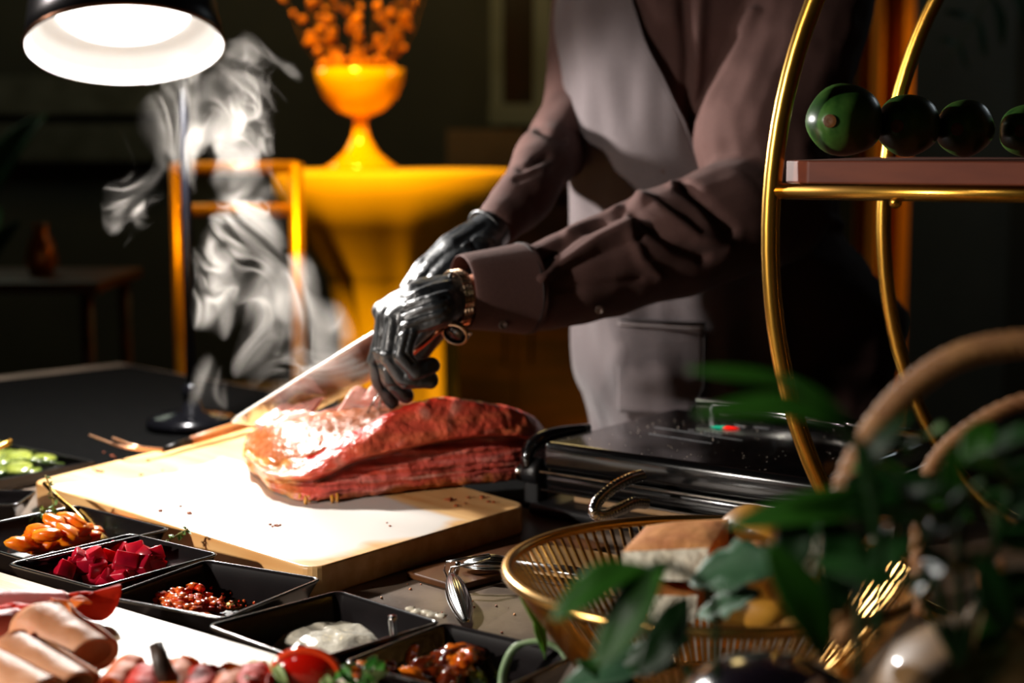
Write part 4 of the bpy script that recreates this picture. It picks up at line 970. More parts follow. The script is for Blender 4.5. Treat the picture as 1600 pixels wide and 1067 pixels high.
bmobj('hair', hbm, MATS['hair'], pr_)
tb2 = bmesh.new(); bm_capsules(tb2, [[(B(.02, .02, 1.0), .14), (B(s*.07+.03, s*.02+.03, .90), .125), (B(s*.11+.02, s*.02+.02, .50), .098), (B(s*.13, s*.03, .14), .085)] for s in (-1, 1)], 18)
me = remeshed(tb2, .012, 4); jitter(me, .006, 9, 2); link('trousers', me, mat('trouser_cloth', '#0c0c0e', '#121214', .8, scale=200, bump=.2), pr_); me.transform(Matrix.Translation(-po))
for s in (-1, 1):
    tb2 = bmesh.new(); bm_capsules(tb2, [[(B(s*.135, s*.03+.03, .055), .052), (B(s*.13-.15, s*.03-.13, .045), .042)]], 14)
    for v in tb2.verts: v.co.z = max(v.co.z, .0)
    me = remeshed(tb2, .008, 3); link('shoe', me, mat('shoe_black', '#0a0a0a', None, .3), pr_); me.transform(Matrix.Translation(-po))
# --- gloved hands
def hand(chains, voxel, name, extra=None):
    me = remeshed(bm_capsules(bmesh.new(), chains, 16), voxel, 4); o = link(name, me, glove, pr_)
    return o, me
q = PL
W = (q(706, 464, 2.045), .0305)
nh = [[W, (q(664, 468, 2.045), .030), (q(602, 486, 2.05), .0175)], [W, (q(652, 474, 2.03), .029), (q(612, 489, 2.03), .0155)], [W, (q(666, 482, 2.01), .028), (q(622, 495, 2.01), .0150)], [W, (q(682, 486, 1.995), .024), (q(640, 505, 1.99), .0145)],
      [(q(606, 490, 2.05), .0155), (q(596, 535, 2.05), .0125), (q(588, 562, 2.055), .0125), (q(594, 598, 2.065), .0115), (q(612, 628, 2.07), .0105)],
      [(q(606, 492, 2.03), .016), (q(600, 552, 2.025), .0135), (q(608, 592, 2.03), .012), (q(634, 618, 2.045), .0112)],
      [(q(618, 500, 2.01), .0155), (q(610, 560, 1.998), .0135), (q(634, 594, 1.998), .0122), (q(672, 594, 2.01), .0116)],
      [(q(640, 508, 1.99), .0150), (q(628, 556, 1.978), .0130), (q(648, 580, 1.982), .0120), (q(674, 571, 2.0), .0112)],
      [(q(700, 480, 2.07), .020), (q(664, 535, 2.085), .017), (q(640, 575, 2.085), .0135), (q(622, 606, 2.08), .0115)]]
me = remeshed(bm_capsules(bmesh.new(), nh, 16), .0024, 5)
jitter(me, .0014, 55, 1)
fl = []
for k in range(9):      # stretched latex creases fanning from the wrist over the back of the hand
    a = (705-k*2, 440+k*8); fl.append(([(a[0], a[1]), (672-k*3, 446+k*9), (636-k*2, 462+k*8)], 2.2, -.0022 if k % 2 else .0018))
fl += [([(603, 500), (590, 560), (600, 606)], 3, -.002), ([(622, 508), (612, 560), (632, 585)], 3, -.0035), ([(640, 515), (632, 550), (646, 566)], 3, -.003), ([(585, 548), (600, 556), (612, 552)], 3, .003), ([(586, 568), (600, 574)], 3, -.003), ([(600, 606), (630, 604), (650, 608)], 2.5, -.003)]
sculpt(me, fl, 2.0); g1 = link('glove', me, glove, pr_); me.transform(Matrix.Translation(-po)); g1['label'] = 'black glove with creases on the near hand'
tube('cuff_roll', [q(706, 466, 2.05)-po+Vector((.004*math.cos(a)+.0, .032*math.cos(a), .034*math.sin(a))) for a in [2*PI*k/28 for k in range(28)]], .0022, glove, g1, 6, closed=True)
W = (q(768, 360, 2.225), .029)
fhd = [[W, (q(710, 395, 2.19), .030), (q(662, 424, 2.165), .017)], [W, (q(715, 402, 2.17), .030), (q(668, 432, 2.14), .017)], [W, (q(722, 410, 2.16), .028), (q(682, 442, 2.12), .016)], [W, (q(735, 415, 2.15), .025), (q(700, 450, 2.11), .015)],
       [(q(660, 424, 2.165), .016), (q(640, 450, 2.15), .0140), (q(645, 484, 2.12), .0125), (q(668, 496, 2.115), .0115)],
       [(q(668, 432, 2.14), .016), (q(652, 462, 2.115), .0140), (q(662, 496, 2.105), .0125), (q(686, 498, 2.12), .0115)],
       [(q(682, 442, 2.12), .0155), (q(672, 474, 2.10), .0135), (q(688, 496, 2.10), .012), (q(706, 486, 2.12), .011)],
       [(q(700, 450, 2.11), .0150), (q(698, 476, 2.095), .0130), (q(712, 486, 2.105), .0115), (q(722, 474, 2.125), .0105)],
       [(q(735, 385, 2.21), .020), (q(690, 420, 2.19), .017), (q(655, 448, 2.18), .0135), (q(640, 470, 2.165), .012)]]
me = remeshed(bm_capsules(bmesh.new(), fhd, 16), .003, 4); jitter(me, .0018, 45, 4)
sculpt(me, [([(770, 375), (745, 372), (725, 385)], 3, .004), ([(760, 350), (735, 365), (715, 378)], 3, -.003), ([(750, 395), (735, 378)], 3, -.004), ([(640, 440), (665, 425)], 4, .003)], 2.16)
g2 = link('glove', me, glove, pr_); me.transform(Matrix.Translation(-po)); g2['label'] = 'smooth black glove on the far hand gripping the knife'
ax = (q(790, 345, 2.25)-q(745, 372, 2.215)).normalized(); n1_ = ax.orthogonal().normalized(); n2_ = ax.cross(n1_); cc = q(760, 364, 2.225)
tube('cuff_roll', [cc-po+(n1_*math.cos(a)+n2_*math.sin(a))*.0335 for a in [2*PI*k/28 for k in range(28)]], .0030, glove, g2, 6, closed=True)
# --- wristwatch on the near wrist
wt = bpy.data.objects.new('wristwatch', None); COL.objects.link(wt); wt.parent = pr_; wt['label'] = 'gold and steel bracelet wristwatch'
wc = q(713, 467, 2.052); wt.location = wc-po; axd = (q(760, 455, 2.08)-q(690, 468, 2.045)).normalized()
sl = Matrix.Rotation(0, 3, 'X'); e1_ = Vector((0, 0, 1)); e1_ = (e1_-axd*e1_.dot(axd)).normalized(); e2_ = axd.cross(e1_)
rose = mat('watch_metal', '#e8c4a4', '#d8b08c', .18, 1., scale=60)
q_ = bmesh.new(); bm_box(q_, 0, 0, 0, .0046, .0068, .0028, bev=.0008, seg=1); lme = bpy.data.meshes.new('link'); q_.to_mesh(lme); q_.free(); lme.materials.append(rose)
for k in range(30):
    a = 2*PI*k/30
    for r_ in (-1, 0, 1):
        ra = .0375; c = (e1_*math.cos(a)+e2_*math.sin(a))*ra+axd*(r_*.0050+.004*math.cos(a))
        o = bpy.data.objects.new('link', lme); COL.objects.link(o); o.parent = wt
        tn_ = (-e1_*math.sin(a)+e2_*math.cos(a)); rd_ = (e1_*math.cos(a)+e2_*math.sin(a))
        R_ = Matrix((axd, tn_, rd_)).transposed().to_4x4(); o.matrix_local = Matrix.Translation(c) @ R_
ca_ = q(712, 519, 2.018)-wc; md_ = Vector((-.25, -.75, -.5)).normalized()
M = along(ca_, ca_+md_)
lathe('case', [(0, -.004), (.015, -.004), (.0185, -.001), (.0185, .004), (.0165, .0065), (.0150, .0058)], rose, wt, 40, M)
lathe('dial', [(0, .0052), (.0152, .0052), (.0152, .004)], mat('watch_dial', '#101214', None, .15, coat=.8), wt, 32, M)
for l_, an in ((.010, .6), (.0075, 2.4)):
    a = M @ Vector((0, 0, .0056)); b = M @ Vector((l_*math.cos(an), l_*math.sin(an), .0056)); tube('watch_hand', [a, b], .0005, rose, wt, 5)
tube('crown', [M @ Vector((.018, 0, .0015)), M @ Vector((.0215, 0, .0015))], .0024, rose, wt, 10)
# --- meat fork held in the near fist, tines into the joint
mf = thing('meat_fork', 'steel meat fork in the near fist, pinning the beef', 'fork', q(600, 640, 2.07)); mo = mf.location.copy()
tube('handle', spline([q(600, 600, 2.075)-mo, q(636, 560, 2.04)-mo, q(664, 536, 2.02)-mo, q(690, 512, 2.005)-mo], 4), .0062, mat('handle_copper', '#d89a7c', '#c07a5c', .2, 1., scale=20), mf, 12, flat=.6)
for dx in (-6, 6): tube('tine', spline([q(600, 604, 2.075)-mo, q(588+dx, 630, 2.075)-mo, q(578+dx*1.5, 660, 2.08)-mo], 5), .0016, steel, mf, 8)
# ------------------------------------------------------------------ contact grill
gw = G(845, 690, 1.0); gn = G(1090, 641, 1.0); gs = G(1285, 752, 1.0)
gx = (gs-gw).normalized(); gy = Vector((-gx.y, gx.x, 0)); LX = (gs-gw).length; LY = (gn-gw).dot(gy)
gr = thing('contact_grill', 'closed black contact grill with red and green lights behind gold bowl', 'grill', (gw.x, gw.y, .90), math.atan2(gx.y, gx.x))
gblk = mat('grill_black', '#0a0a0b', '#0d0d0e', .16, scale=50, spec=.6, coat=.6); gpl = mat('grill_plastic', '#121213', '#18181a', .42, scale=80, bump=.1); chrome = mat('chrome', '#dcd8d2', None, .10, 1.)
Mg = gr.matrix_basis.copy(); Mgi = Mg.inverted()
box('lid', (LX/2, LY/2, .081), (LX, LY, .038), gblk, gr, .010, smooth=True, seg=4)
box('lid_rim', (LX/2, LY/2, .0600), (LX+.004, LY+.004, .0035), chrome, gr, .0012)
box('lower_body', (LX/2, LY/2+.002, .047), (LX-.004, LY-.006, .0215), gblk, gr, .005, smooth=True)
box('lower_trim', (LX/2, LY/2, .0350), (LX, LY, .003), chrome, gr, .001)
box('plinth', (LX/2+.01, LY/2+.01, .026), (LX-.05, LY-.03, .016), mat('tan_plinth', '#a98560', '#9c7850', .6, scale=20), gr, .003)
box('base_plate', (LX/2, LY/2, .009), (LX+.03, LY+.02, .0165), gpl, gr, .006, smooth=True)
Mx = Matrix.Rotation(PI/2, 4, 'Y')
lathe('hinge', [(0, -.013), (.016, -.013), (.0185, -.010), (.0185, .010), (.016, .013), (0, .013)], gpl, gr, 32, Matrix.Translation((-.018, .012, .056)) @ Mx)
box('hinge_post', (-.018, .014, .030), (.024, .026, .050), gpl, gr, .004)
lathe('hinge_cap', [(0, -.006), (.013, -.006), (.014, -.003), (.014, .004), (0, .004)], chrome, gr, 24, Matrix.Translation((-.038, .012, .054)) @ Mx)
arc = [(-.022, .0, .060), (-.026, .004, .078), (-.024, .020, .092), (-.018, .06, .098), (-.008, .12, .098)]
tube('hinge_arm', spline(arc, 5), [.006+.005*math.sin(PI*i/21) for i in range(21)], gblk, gr, 10, flat=1.5)
tube('handle', [Mgi @ G(1092, 629, 1.012), Mgi @ G(1270, 654, 1.012), Mgi @ G(1445, 684, 1.012)], .0085, chrome, gr, 20)
for t_ in (.08, .92):
    a = (Mgi @ G(1092, 629, 1.012)).lerp(Mgi @ G(1445, 684, 1.012), t_); tube('handle_bracket', [a, (a.x, LY-.01, .085)], .007, gpl, gr, 10)
# indicator lights: two halves of a pointed lens
lc_ = Mgi @ G(1131, 667.5, 1.0005); tx = Mgi @ G(1155, 669, 1.0005); ax_ = (tx-lc_).normalized(); ay_ = Vector((-ax_.y, ax_.x, 0))
def lens(name, s0, s1, m):
    n = 14; vs = []; fs = []
    for i in range(n+1):
        s = s0+(s1-s0)*i/n; wd = .0115*(1-abs(s)**2.2)
        for j in range(7):
            v = j/6*2-1; vs.append(lc_+ax_*(s*.0205+.0025*(1-abs(v))*(1 if s0 < 0 else 1)*(0 if i in () else 1))+ay_*(v*wd)+Vector((0, 0, .0016*(1-v*v)*(1-abs(s)**3)+.0002)))
    for i in range(n):
        for j in range(6): fs.append((i*7+j, (i+1)*7+j, (i+1)*7+j+1, i*7+j+1))
    return mesh(name, vs, fs, m, gr)
lens('indicator_light', -1, -.02, mat('green_light', '#0a6a50', '#12a07c', .3, scale=600, emis='#10b088', estr=.35))['label'] = 'green indicator light'
lens('indicator_light', 0.0, 1, mat('red_light', '#a01008', '#e02818', .3, scale=600, emis='#ff1a10', estr=.75))['label'] = 'red indicator light'
prt = mat('grey_print', '#77777a', None, .6)
bm = bmesh.new()
def stroke(a, b, w):
    a = Mgi @ G(*a, 1.0002); b = Mgi @ G(*b, 1.0002); d = (b-a).normalized(); n = Vector((-d.y, d.x, 0))*w; z = Vector((0, 0, .00025))
    lo = [bm.verts.new(p) for p in (a+n, b+n, b-n, a-n)]; hi = [bm.verts.new(p+z) for p in (a+n, b+n, b-n, a-n)]
    bm.faces.new(hi); bm.faces.new(lo[::-1])
    for i in range(4): bm.faces.new((lo[i], lo[(i+1) % 4], hi[(i+1) % 4], hi[i]))
stroke((1022, 667), (1160, 688), .0006); stroke((1150, 663), (1163, 666.5), .0008); stroke((1178, 666), (1200, 669), .0006)
random.seed(6); x = 1014
while x < 1108:
    w_ = random.uniform(2, 5); y = 677.5+(x-1014)*.155; stroke((x, y), (x+w_, y+w_*.155), .0016); x += w_+1.6
for x in (1076, 1081, 1100, 1106, 1112, 1119, 1124): stroke((x, 671+(x-1076)*.15), (x+3, 671.4+(x-1076)*.15), .0012)
bmobj('printed_lines', bm, prt, gr, False)
# braided cable loop out of the front
cp = [P(1003, 743, 1.90), P(985, 748, 1.885), P(958, 762, 1.865), P(934, 783, 1.845), P(928, 800, 1.835), P(942, 806, 1.84), P(965, 797, 1.85), P(990, 786, 1.865), P(1010, 786, 1.88)]
c = [Mgi @ Vector(p) for p in spline(cp, 16)]; tube('braided_cable', c, [.0072*(1+.10*math.sin(i*2.1)) for i in range(len(c))], chrome, gr, 14)
bm = bmesh.new(); random.seed(44)
for k in range(150):
    p = Mgi @ G(random.uniform(870, 1330), random.uniform(655, 745), 1.0)
    if not (.01 < p.x < LX-.01 and .01 < p.y < LY-.01): continue
    r = random.uniform(.0003, .0009); bm_blob(bm, (p.x, p.y, .1002), (r, r, r*.6), k, .2, 1, 1)
o = bmobj('crumbs', bm, mat('pale_crumb', '#c8b8a8', None, .6), gr); o['kind'] = 'stuff'
# pale board on the table behind the bowl
pw = thing('wooden_paddle', 'pale wooden paddle board lying behind the gold wire bowl', 'board', (0, 0, 0))
prism('paddle', [(p.x, p.y) for p in [G(x, y, .91) for x, y in ((826, 858), (832, 850), (870, 851), (935, 860), (1020, 878), (1010, 925), (900, 912), (836, 893))]], .9003, .910, wood, pw, .003)
# ------------------------------------------------------------------ steel tongs
tg = thing('serving_tongs', 'steel serving tongs lying on the table left of the gold bowl', 'tongs', G(760, 895, .9005)); to = tg.location.copy()
def tz_(px, py, h): return G(px, py, .901+h)-to
tube('arm', spline([tz_(1010, 915, .02), tz_(900, 893, .03), tz_(830, 884, .026), tz_(795, 878, .02)], 6), [.006]*19, steel, tg, 12, flat=.35)
tube('arm', spline([tz_(1010, 925, .006), tz_(900, 912, .008), tz_(830, 902, .010), tz_(790, 900, .010)], 6), [.0055]*19, steel, tg, 12, flat=.4)
def scoop(name, a, b, w, n=7):
    a, b = Vector(a), Vector(b); d = b-a; L_ = d.length; M = along(a, b); vs = []; fs = []; nu_, nv_ = 22, 4*n
    for i in range(nu_+1):
        t = i/nu_; r = w*math.sin(PI*min(.98, t*.9+.06))**.7
        for j in range(nv_+1):
            s = j/nv_; an = PI*(.0+s); k = 1+.07*math.cos(s*2*PI*n); vs.append(M @ Vector((r*math.cos(an)*k, r*math.sin(an)*.75*k, L_*t)))
    for i in range(nu_):
        for j in range(nv_): q = i*(nv_+1)+j; fs.append((q, q+1, q+nv_+2, q+nv_+1))
    o = mesh(name, vs, fs, steel, tg); o.modifiers.new('thickness', 'SOLIDIFY').thickness = .001; return o
scoop('tongs_head', tz_(808, 884, .014), tz_(722, 884, .012), .0165)
scoop('tongs_head', tz_(706, 898, .018), tz_(729, 974, .004), .0125, 5)
tube('lock_ring', [tz_(*p) for p in ((697, 878, .030), (730, 872, .034), (764, 866, .034), (770, 872, .030), (745, 880, .026), (705, 886, .022), (700, 905, .006), (694, 890, .016))], .0014, steel, tg, 8, closed=True)
tube('hinge_pin', [tz_(710, 905, .004), tz_(716, 880, .026)], .0032, steel, tg, 10)
# ------------------------------------------------------------------ gold wire bowl
bc = Vector((P(1117, 835, 1.33).x, 1.33, .90)); RB = .181; HB = .122
gb = thing('wire_bowl', 'large gold wire bread bowl with a flared rim, front right', 'bowl', bc)
gold2 = mat('satin_gold', '#d6a860', '#c69850', .27, 1., scale=30)
def gprof(t): return (.088+(RB-.088)*(t**.85), .004+(HB-.004)*t)
tube('rim', [(RB*math.cos(2*PI*k/120), RB*math.sin(2*PI*k/120), HB) for k in range(120)], .0050, gold2, gb, 12, closed=True)
tube('base_ring', [(.09*math.cos(2*PI*k/80), .09*math.sin(2*PI*k/80), .0045) for k in range(80)], .0042, gold2, gb, 10, closed=True)
lathe('base_plate', [(0, .0035), (.088, .0035), (.088, .0055), (0, .0055)], gold2, gb, 64)
bm = bmesh.new(); wv = []
for i in range(9):
    r, z = gprof(i/8*.985); hw = .00165
    wv.append([bm.verts.new(v) for v in ((r-.0011, -hw, z), (r+.0011, -hw, z), (r+.0011, hw, z), (r-.0011, hw, z))])
for a, b in zip(wv, wv[1:]):
    for j in range(4): bm.faces.new((a[j], a[(j+1) % 4], b[(j+1) % 4], b[j]))
bm.faces.new(wv[0]); bm.faces.new(wv[-1]); bmesh.ops.recalc_face_normals(bm, faces=bm.faces); wme = bpy.data.meshes.new('wire'); bm.to_mesh(wme); bm.free(); wme.materials.append(gold2)
for k in range(108):
    o = bpy.data.objects.new('wire', wme); COL.objects.link(o); o.parent = gb; o.rotation_euler = (0, 0, 2*PI*k/108)
# --- breads in the bowl
crust = mat('bread_crust', '#b56a2c', '#d99550', .7, scale=22, bump=.5, bscale=90, detail=8); crumbm = mat('bread_crumb', '#d9cdb4', '#f4ecd8', .85, scale=60, bump=.8, bscale=150)
def bread(label, top, bot, cat='bread', name='bread_piece', seed=0, group=None):
    """top, bot: four (px,py,Y) each, in order front-left, front-right, back-right, back-left; crumb on the front, crust over it"""
    A_ = [P(*t) for t in top]; B_ = [P(*t) for t in bot]; ctr = sum(A_+B_, Vector())/8; base_ = Vector((ctr.x, ctr.y, min(b.z for b in B_)))
    t = thing(name, label, cat, base_, 0, group)
    def sheet(nm, q, m, push, n=12, amp=.003):
        vs, fs = [], []
        nr_ = (q[1]-q[0]).cross(q[3]-q[0]).normalized()
        if nr_.dot((sum(q, Vector())/4)-ctr) < 0: nr_ = -nr_
        for i in range(n+1):
            for j in range(n+1):
                s, v = i/n, j/n; p = q[0].lerp(q[1], s).lerp(q[3].lerp(q[2], s), v)
                p += nr_*(push*(math.sin(PI*s)*math.sin(PI*v))**.5+amp*noise.noise(p*60+Vector((seed, 0, 0)))*math.sin(PI*s)*math.sin(PI*v)); vs.append(p-base_)
        for i in range(n):
            for j in range(n): k = i*(n+1)+j; fs.append((k, k+1, k+n+2, k+n+1))
        return mesh(nm, vs, fs, m, t)
    sheet('crumb', [B_[0], B_[1], A_[1], A_[0]], crumbm, .001); sheet('crust', [A_[0], A_[1], A_[2], A_[3]], crust, .006)
    sheet('side_crust', [B_[1], B_[2], A_[2], A_[1]], crust, .004); sheet('side_crust', [B_[3], B_[0], A_[0], A_[3]], crust, .004)
    sheet('back_crust', [B_[2], B_[3], A_[3], A_[2]], crust, .004); sheet('bottom_crust', [B_[0], B_[3], B_[2], B_[1]], crust, .001); return t
bread('thick toasted bread piece, brown crust and pale crumb, on top in gold bowl', ((972, 862, 1.26), (1108, 856, 1.26), (1138, 810, 1.38), (1010, 821, 1.39)), ((972, 905, 1.24), (1096, 908, 1.24), (1140, 872, 1.37), (1005, 880, 1.38)), seed=1)
bread('bread slice low in the bowl beneath the thick toasted piece', ((1010, 930, 1.25), (1090, 930, 1.25), (1100, 900, 1.34), (1020, 900, 1.34)), ((1015, 972, 1.25), (1085, 972, 1.25), (1095, 940, 1.34), (1025, 940, 1.34)), seed=2)
bread('orange crusted bread wedge right of the broad hanging leaf', ((1238, 838, 1.25), (1290, 834, 1.25), (1296, 822, 1.31), (1250, 824, 1.31)), ((1250, 900, 1.25), (1275, 900, 1.25), (1285, 880, 1.31), (1255, 880, 1.31)), seed=3)
bread('small bread crust at the right side of the gold bowl', ((1352, 822, 1.34), (1400, 824, 1.34), (1406, 812, 1.40), (1360, 812, 1.40)), ((1356, 850, 1.34), (1396, 850, 1.34), (1402, 838, 1.40), (1362, 838, 1.40)), seed=4)
bread('golden bread end between the grey green leaf and broad leaf', ((1155, 868, 1.22), (1192, 858, 1.22), (1196, 850, 1.27), (1164, 856, 1.27)), ((1164, 898, 1.22), (1186, 890, 1.22), (1192, 882, 1.27), (1170, 888, 1.27)), seed=5)
def bun(label, c, r, seed):
    o = blob('bread_roll', (0, 0, 0), r, mat('roll_crust', '#8a5a1c', '#c08a30', .4, scale=14, bump=.2, coat=.3), None, seed, .06, 1.5, 4); o.location = c; return tag(o, label, 'bread')
bun('round brown bread roll behind the toasted piece in gold bowl', P(1186, 838, 1.39), (.036, .036, .028), 2)
bun('dark bread roll deep in the right half of gold bowl', P(1290, 880, 1.36), (.040, .036, .028), 5)
bun('bread roll at the bottom centre of the gold bowl', P(1180, 945, 1.30), (.045, .040, .025), 7)
# ------------------------------------------------------------------ tiered gold stand
FLp = Vector((P(1203, 390, 1.60).x, 1.60, 0)); th_ = math.atan2(-.43, .903); tdir = Vector((math.cos(th_), math.sin(th_), 0)); ndir = Vector((-tdir.y, tdir.x, 0))
AA, BBh, ZC = .231, .396, .4075
sc_ = FLp+tdir*AA
std = thing('tiered_stand', 'tall gold hooped stand with a wooden shelf, right side', 'stand', (sc_.x, sc_.y, .90), th_)
gold3 = mat('gold_tube', '#d8a444', '#c8923a', .26, 1., scale=12)
def hoop(off, dx):
    pts = []
    for k in range(96):
        a = 2*PI*k/96; pts.append((AA*math.cos(a)+dx, off, ZC+BBh*math.sin(a)+(0)))
    return tube('hoop', pts, .0095, gold3, std, 16, closed=True)
hoop(0, 0); hoop(.44, .02)
zb = 1.343-.90
tube('rail', [(-AA+.004, 0, zb), (AA-.004, 0, zb)], .0084, gold3, std, 16); tube('rail', [(-AA+.024, .44, zb), (AA+.016, .44, zb)], .0070, gold3, std, 16)
for x in (-.10, .10): tube('cross_rail', [(x, 0, zb-.004), (x, .44, zb-.004)], .005, gold3, std, 12)
blob('knob', (-.105, -.001, zb-.0095), (.0062, .0062, .0062), gold3, std, 0, 0)
slab = mat('red_brown_wood', '#622812', '#743418', .6, scale=5, stretch=(2, 9, 9), bump=.1)
ch_ = .03; sx, sy0, sy1 = AA-.010, -.012, .452
prism('shelf', [(-sx+ch_, sy0), (sx-ch_, sy0), (sx, sy0+ch_), (sx, sy1-ch_), (sx-ch_, sy1), (-sx+ch_, sy1), (-sx, sy1-ch_), (-sx, sy0+ch_)], zb+.008, zb+.031, slab, std, .002)
# papayas on the shelf
pap = mat('papaya_skin', '#1c4218', '#5a8a3a', .3, scale=16, bump=.08, coat=.12, ramp=(.35, .75), stretch=(2, 2, .6)); scar = mat('papaya_scar', '#7a4a1a', '#4a2c12', .7, scale=60, bump=.6)
zs_ = .90+zb+.031
for i, (px, Y, r, lb) in enumerate(((1308, 1.62, .0400, 'glossy green papaya at the left end of the shelf, largest'), (1410, 1.665, .0355, 'second papaya from the left on the shelf'), (1502, 1.70, .0325, 'third papaya from the left on the shelf'), (1600, 1.735, .031, 'papaya cut by the right picture edge on the shelf'))):
    c = Vector((P(px, 200, Y).x, Y, zs_)); t = thing('papaya', lb, 'papaya', c)
    dirn = Vector((.42, .88, .02)).normalized(); prof = []
    for k in range(25):
        s = k/24; prof.append((r*(math.sin(PI*s)**.52)*(1.0-.10*s)+0, -r*.8+s*r*3.3))
    M = Matrix.Translation((0, 0, r)) @ dirn.to_track_quat('Z', 'Y').to_matrix().to_4x4()
    bm = bm_lathe(bmesh.new(), prof, 40)
    for v in bm.verts:
        a = math.atan2(v.co.y, v.co.x); k = 1+.018*math.cos(5*a+i)+.05*noise.noise(v.co*22+Vector((i, 0, 0))); v.co.x *= k; v.co.y *= k
        v.co = M @ v.co
    bmobj('fruit', bm, pap, t)
    bm = bm_lathe(bmesh.new(), [(0, -r*.79), (.0025, -r*.825), (.005, -r*.815), (.0068, -r*.79)], 14, M); bmobj('stem_scar', bm, scar, t)
# ------------------------------------------------------------------ wicker basket, vegetables and foliage in the right foreground
wk = mat('wicker', '#8a5c38', '#a87848', .6, scale=40, bump=.4)
bk = thing('wicker_basket', 'brown wicker basket with tall braided handles at the right edge', 'basket', (.365, .975, .9005)); bo = bk.location.copy()
def braid(name, path, r, turns, strands=3):
    c = [Vector(p)-bo for p in spline(path, 14)]; P_, F_ = frames(c); bm = bmesh.new()
    for s in range(strands):
        pts = [p+(a*math.cos(2*PI*(turns*i/len(P_)+s/strands))+b*math.sin(2*PI*(turns*i/len(P_)+s/strands))*.7)*r*.55 for i, (p, (a, b, t)) in enumerate(zip(P_, F_))]
        bm_tube(bm, pts, r*.62, 8)
    return bmobj(name, bm, wk, bk)
braid('handle', [P(1325, 1000, .99), P(1300, 860, .99), P(1330, 740, .98), P(1385, 645, .98), P(1460, 578, .98), P(1540, 545, .98), P(1640, 540, .98), P(1760, 580, .98), P(1880, 700, .98), P(1950, 860, .98), P(1960, 1000, .98)], .0090, 18)
braid('handle', [P(1440, 960, 1.08), P(1435, 830, 1.09), P(1455, 730, 1.1), P(1520, 665, 1.1), P(1610, 625, 1.1), P(1700, 640, 1.1), P(1780, 720, 1.1), P(1820, 860, 1.09), P(1820, 960, 1.08)], .0056, 14)
for k in range(9):
    r = .080+k*.0055; z = .006+k*.0105
    pts = [((r+.0022*math.cos(12*2*PI*j/144+(k % 2)*PI))*math.cos(2*PI*j/144), (r+.0022*math.cos(12*2*PI*j/144+(k % 2)*PI))*math.sin(2*PI*j/144)*.9, z) for j in range(144)]
    tube('weaver', pts, .0052, wk, bk, 6, closed=True)
for k in range(24):
    a = 2*PI*k/24; tube('stake', [(.08*math.cos(a), .072*math.sin(a), .002), (.127*math.cos(a), .114*math.sin(a), .104)], .003, wk, bk, 6)
lathe('basket_base', [(0, .037), (.098, .037), (.098, .044), (0, .044)], wk, bk, 32)
eg = thing('eggplant', 'glossy near black eggplant in front of the gold bowl, bottom', 'eggplant', (.170, 1.0, .9005))
egm = mat('eggplant_skin', '#0c0810', '#140c18', .12, spec=.6, coat=.8, scale=4); prof = [(.086*(math.sin(PI*s)**.62)*(1-.30*s), -.10+.25*s) for s in [k/28 for k in range(29)]]
lathe('fruit', prof, egm, eg, 48, Matrix.Translation((0, 0, .083)) @ Vector((.22, -.95, .06)).to_track_quat('Z', 'Y').to_matrix().to_4x4())
eM = Matrix.Translation((0, 0, .083)) @ Vector((.22, -.95, .06)).to_track_quat('Z', 'Y').to_matrix().to_4x4()
tube('stem', [eM @ Vector((0, 0, .14)), eM @ Vector((.004, 0, .17))], [.012, .006], mat('dark_leaf', '#10300f', '#1c4a18', .4, scale=12), eg, 10)
on_ = thing('onion', 'large pale brown onion at the bottom right corner', 'onion', (P(1545, 1000, .97).x, .97, .946))
onm = mat('onion_skin', '#6e5232', '#8a6840', .5, scale=5, stretch=(6, 6, .5), bump=.15, coat=.4)
lathe('bulb', [(0, 0), (.02, .002), (.055, .022), (.074, .06), (.076, .085), (.060, .118), (.035, .136), (.015, .146), (.008, .158), (0, .16)], onm, on_, 56)
for k in range(3): tube('dry_stem', [(0, 0, .15), (-.006+k*.006, .002*k, .168), (-.010+k*.008, 0, .182)], [.007, .005, .002], mat('onion_tip', '#b8743c', '#8a5428', .5, scale=30), on_, 8)
lf1 = mat('broad_leaf', '#22500f', '#2f631a', .42, scale=14, bump=.1, spec=.4); lf2 = mat('dark_leaf', '#10300f'); lf3 = mat('kale_leaf', '#2a4c34', '#3c6042', .55, scale=25, bump=.4); lf4 = mat('bright_blade', '#5a9a24', '#76b43c', .35, scale=10)
def plant(name, label, base, leaves, stems, cat='plant', m=None, rag=0, near=1.0):
    t = thing(name, label, cat, base); b0 = Vector(base)
    N3 = lambda q: (q[0], q[1], q[2]*near)
    for s in stems: c = [Vector(p)-b0 for p in spline([tuple(P(*N3(q))) for q in s[0]], 5)]; tube('stem', c, s[1], s[2], t, 7)
    for i, (a, b, wd, mm, *ex) in enumerate(leaves):
        a, b = N3(a), N3(b); pa, pb = P(*a), P(*b); leaf('leaf', pa-b0, pb-b0, wd/FPX*a[2], mm, t, (ex[0] if ex else .12), .22, (0, -.6, 1), i, 12, rag)
    return t
plant('leafy_branch', 'blurred green branch rising before the grill and gold hoop', (P(1370, 900, .98).x, .98, .9005),
      [((1318, 668, .98), (1085, 640, .98), 62, lf1), ((1262, 618, .99), (1072, 574, 1.0), 36, lf1), ((1345, 705, .97), (1225, 590, .97), 42, lf1, .2), ((1350, 740, .97), (1420, 640, .98), 34, lf2)],
      [([(1370, 1000, .98), (1372, 850, .98), (1352, 720, .97), (1315, 665, .98)], .0035, lf2), ([(1320, 670, .98), (1290, 640, .985), (1262, 618, .99)], .002, lf1)], near=.84)
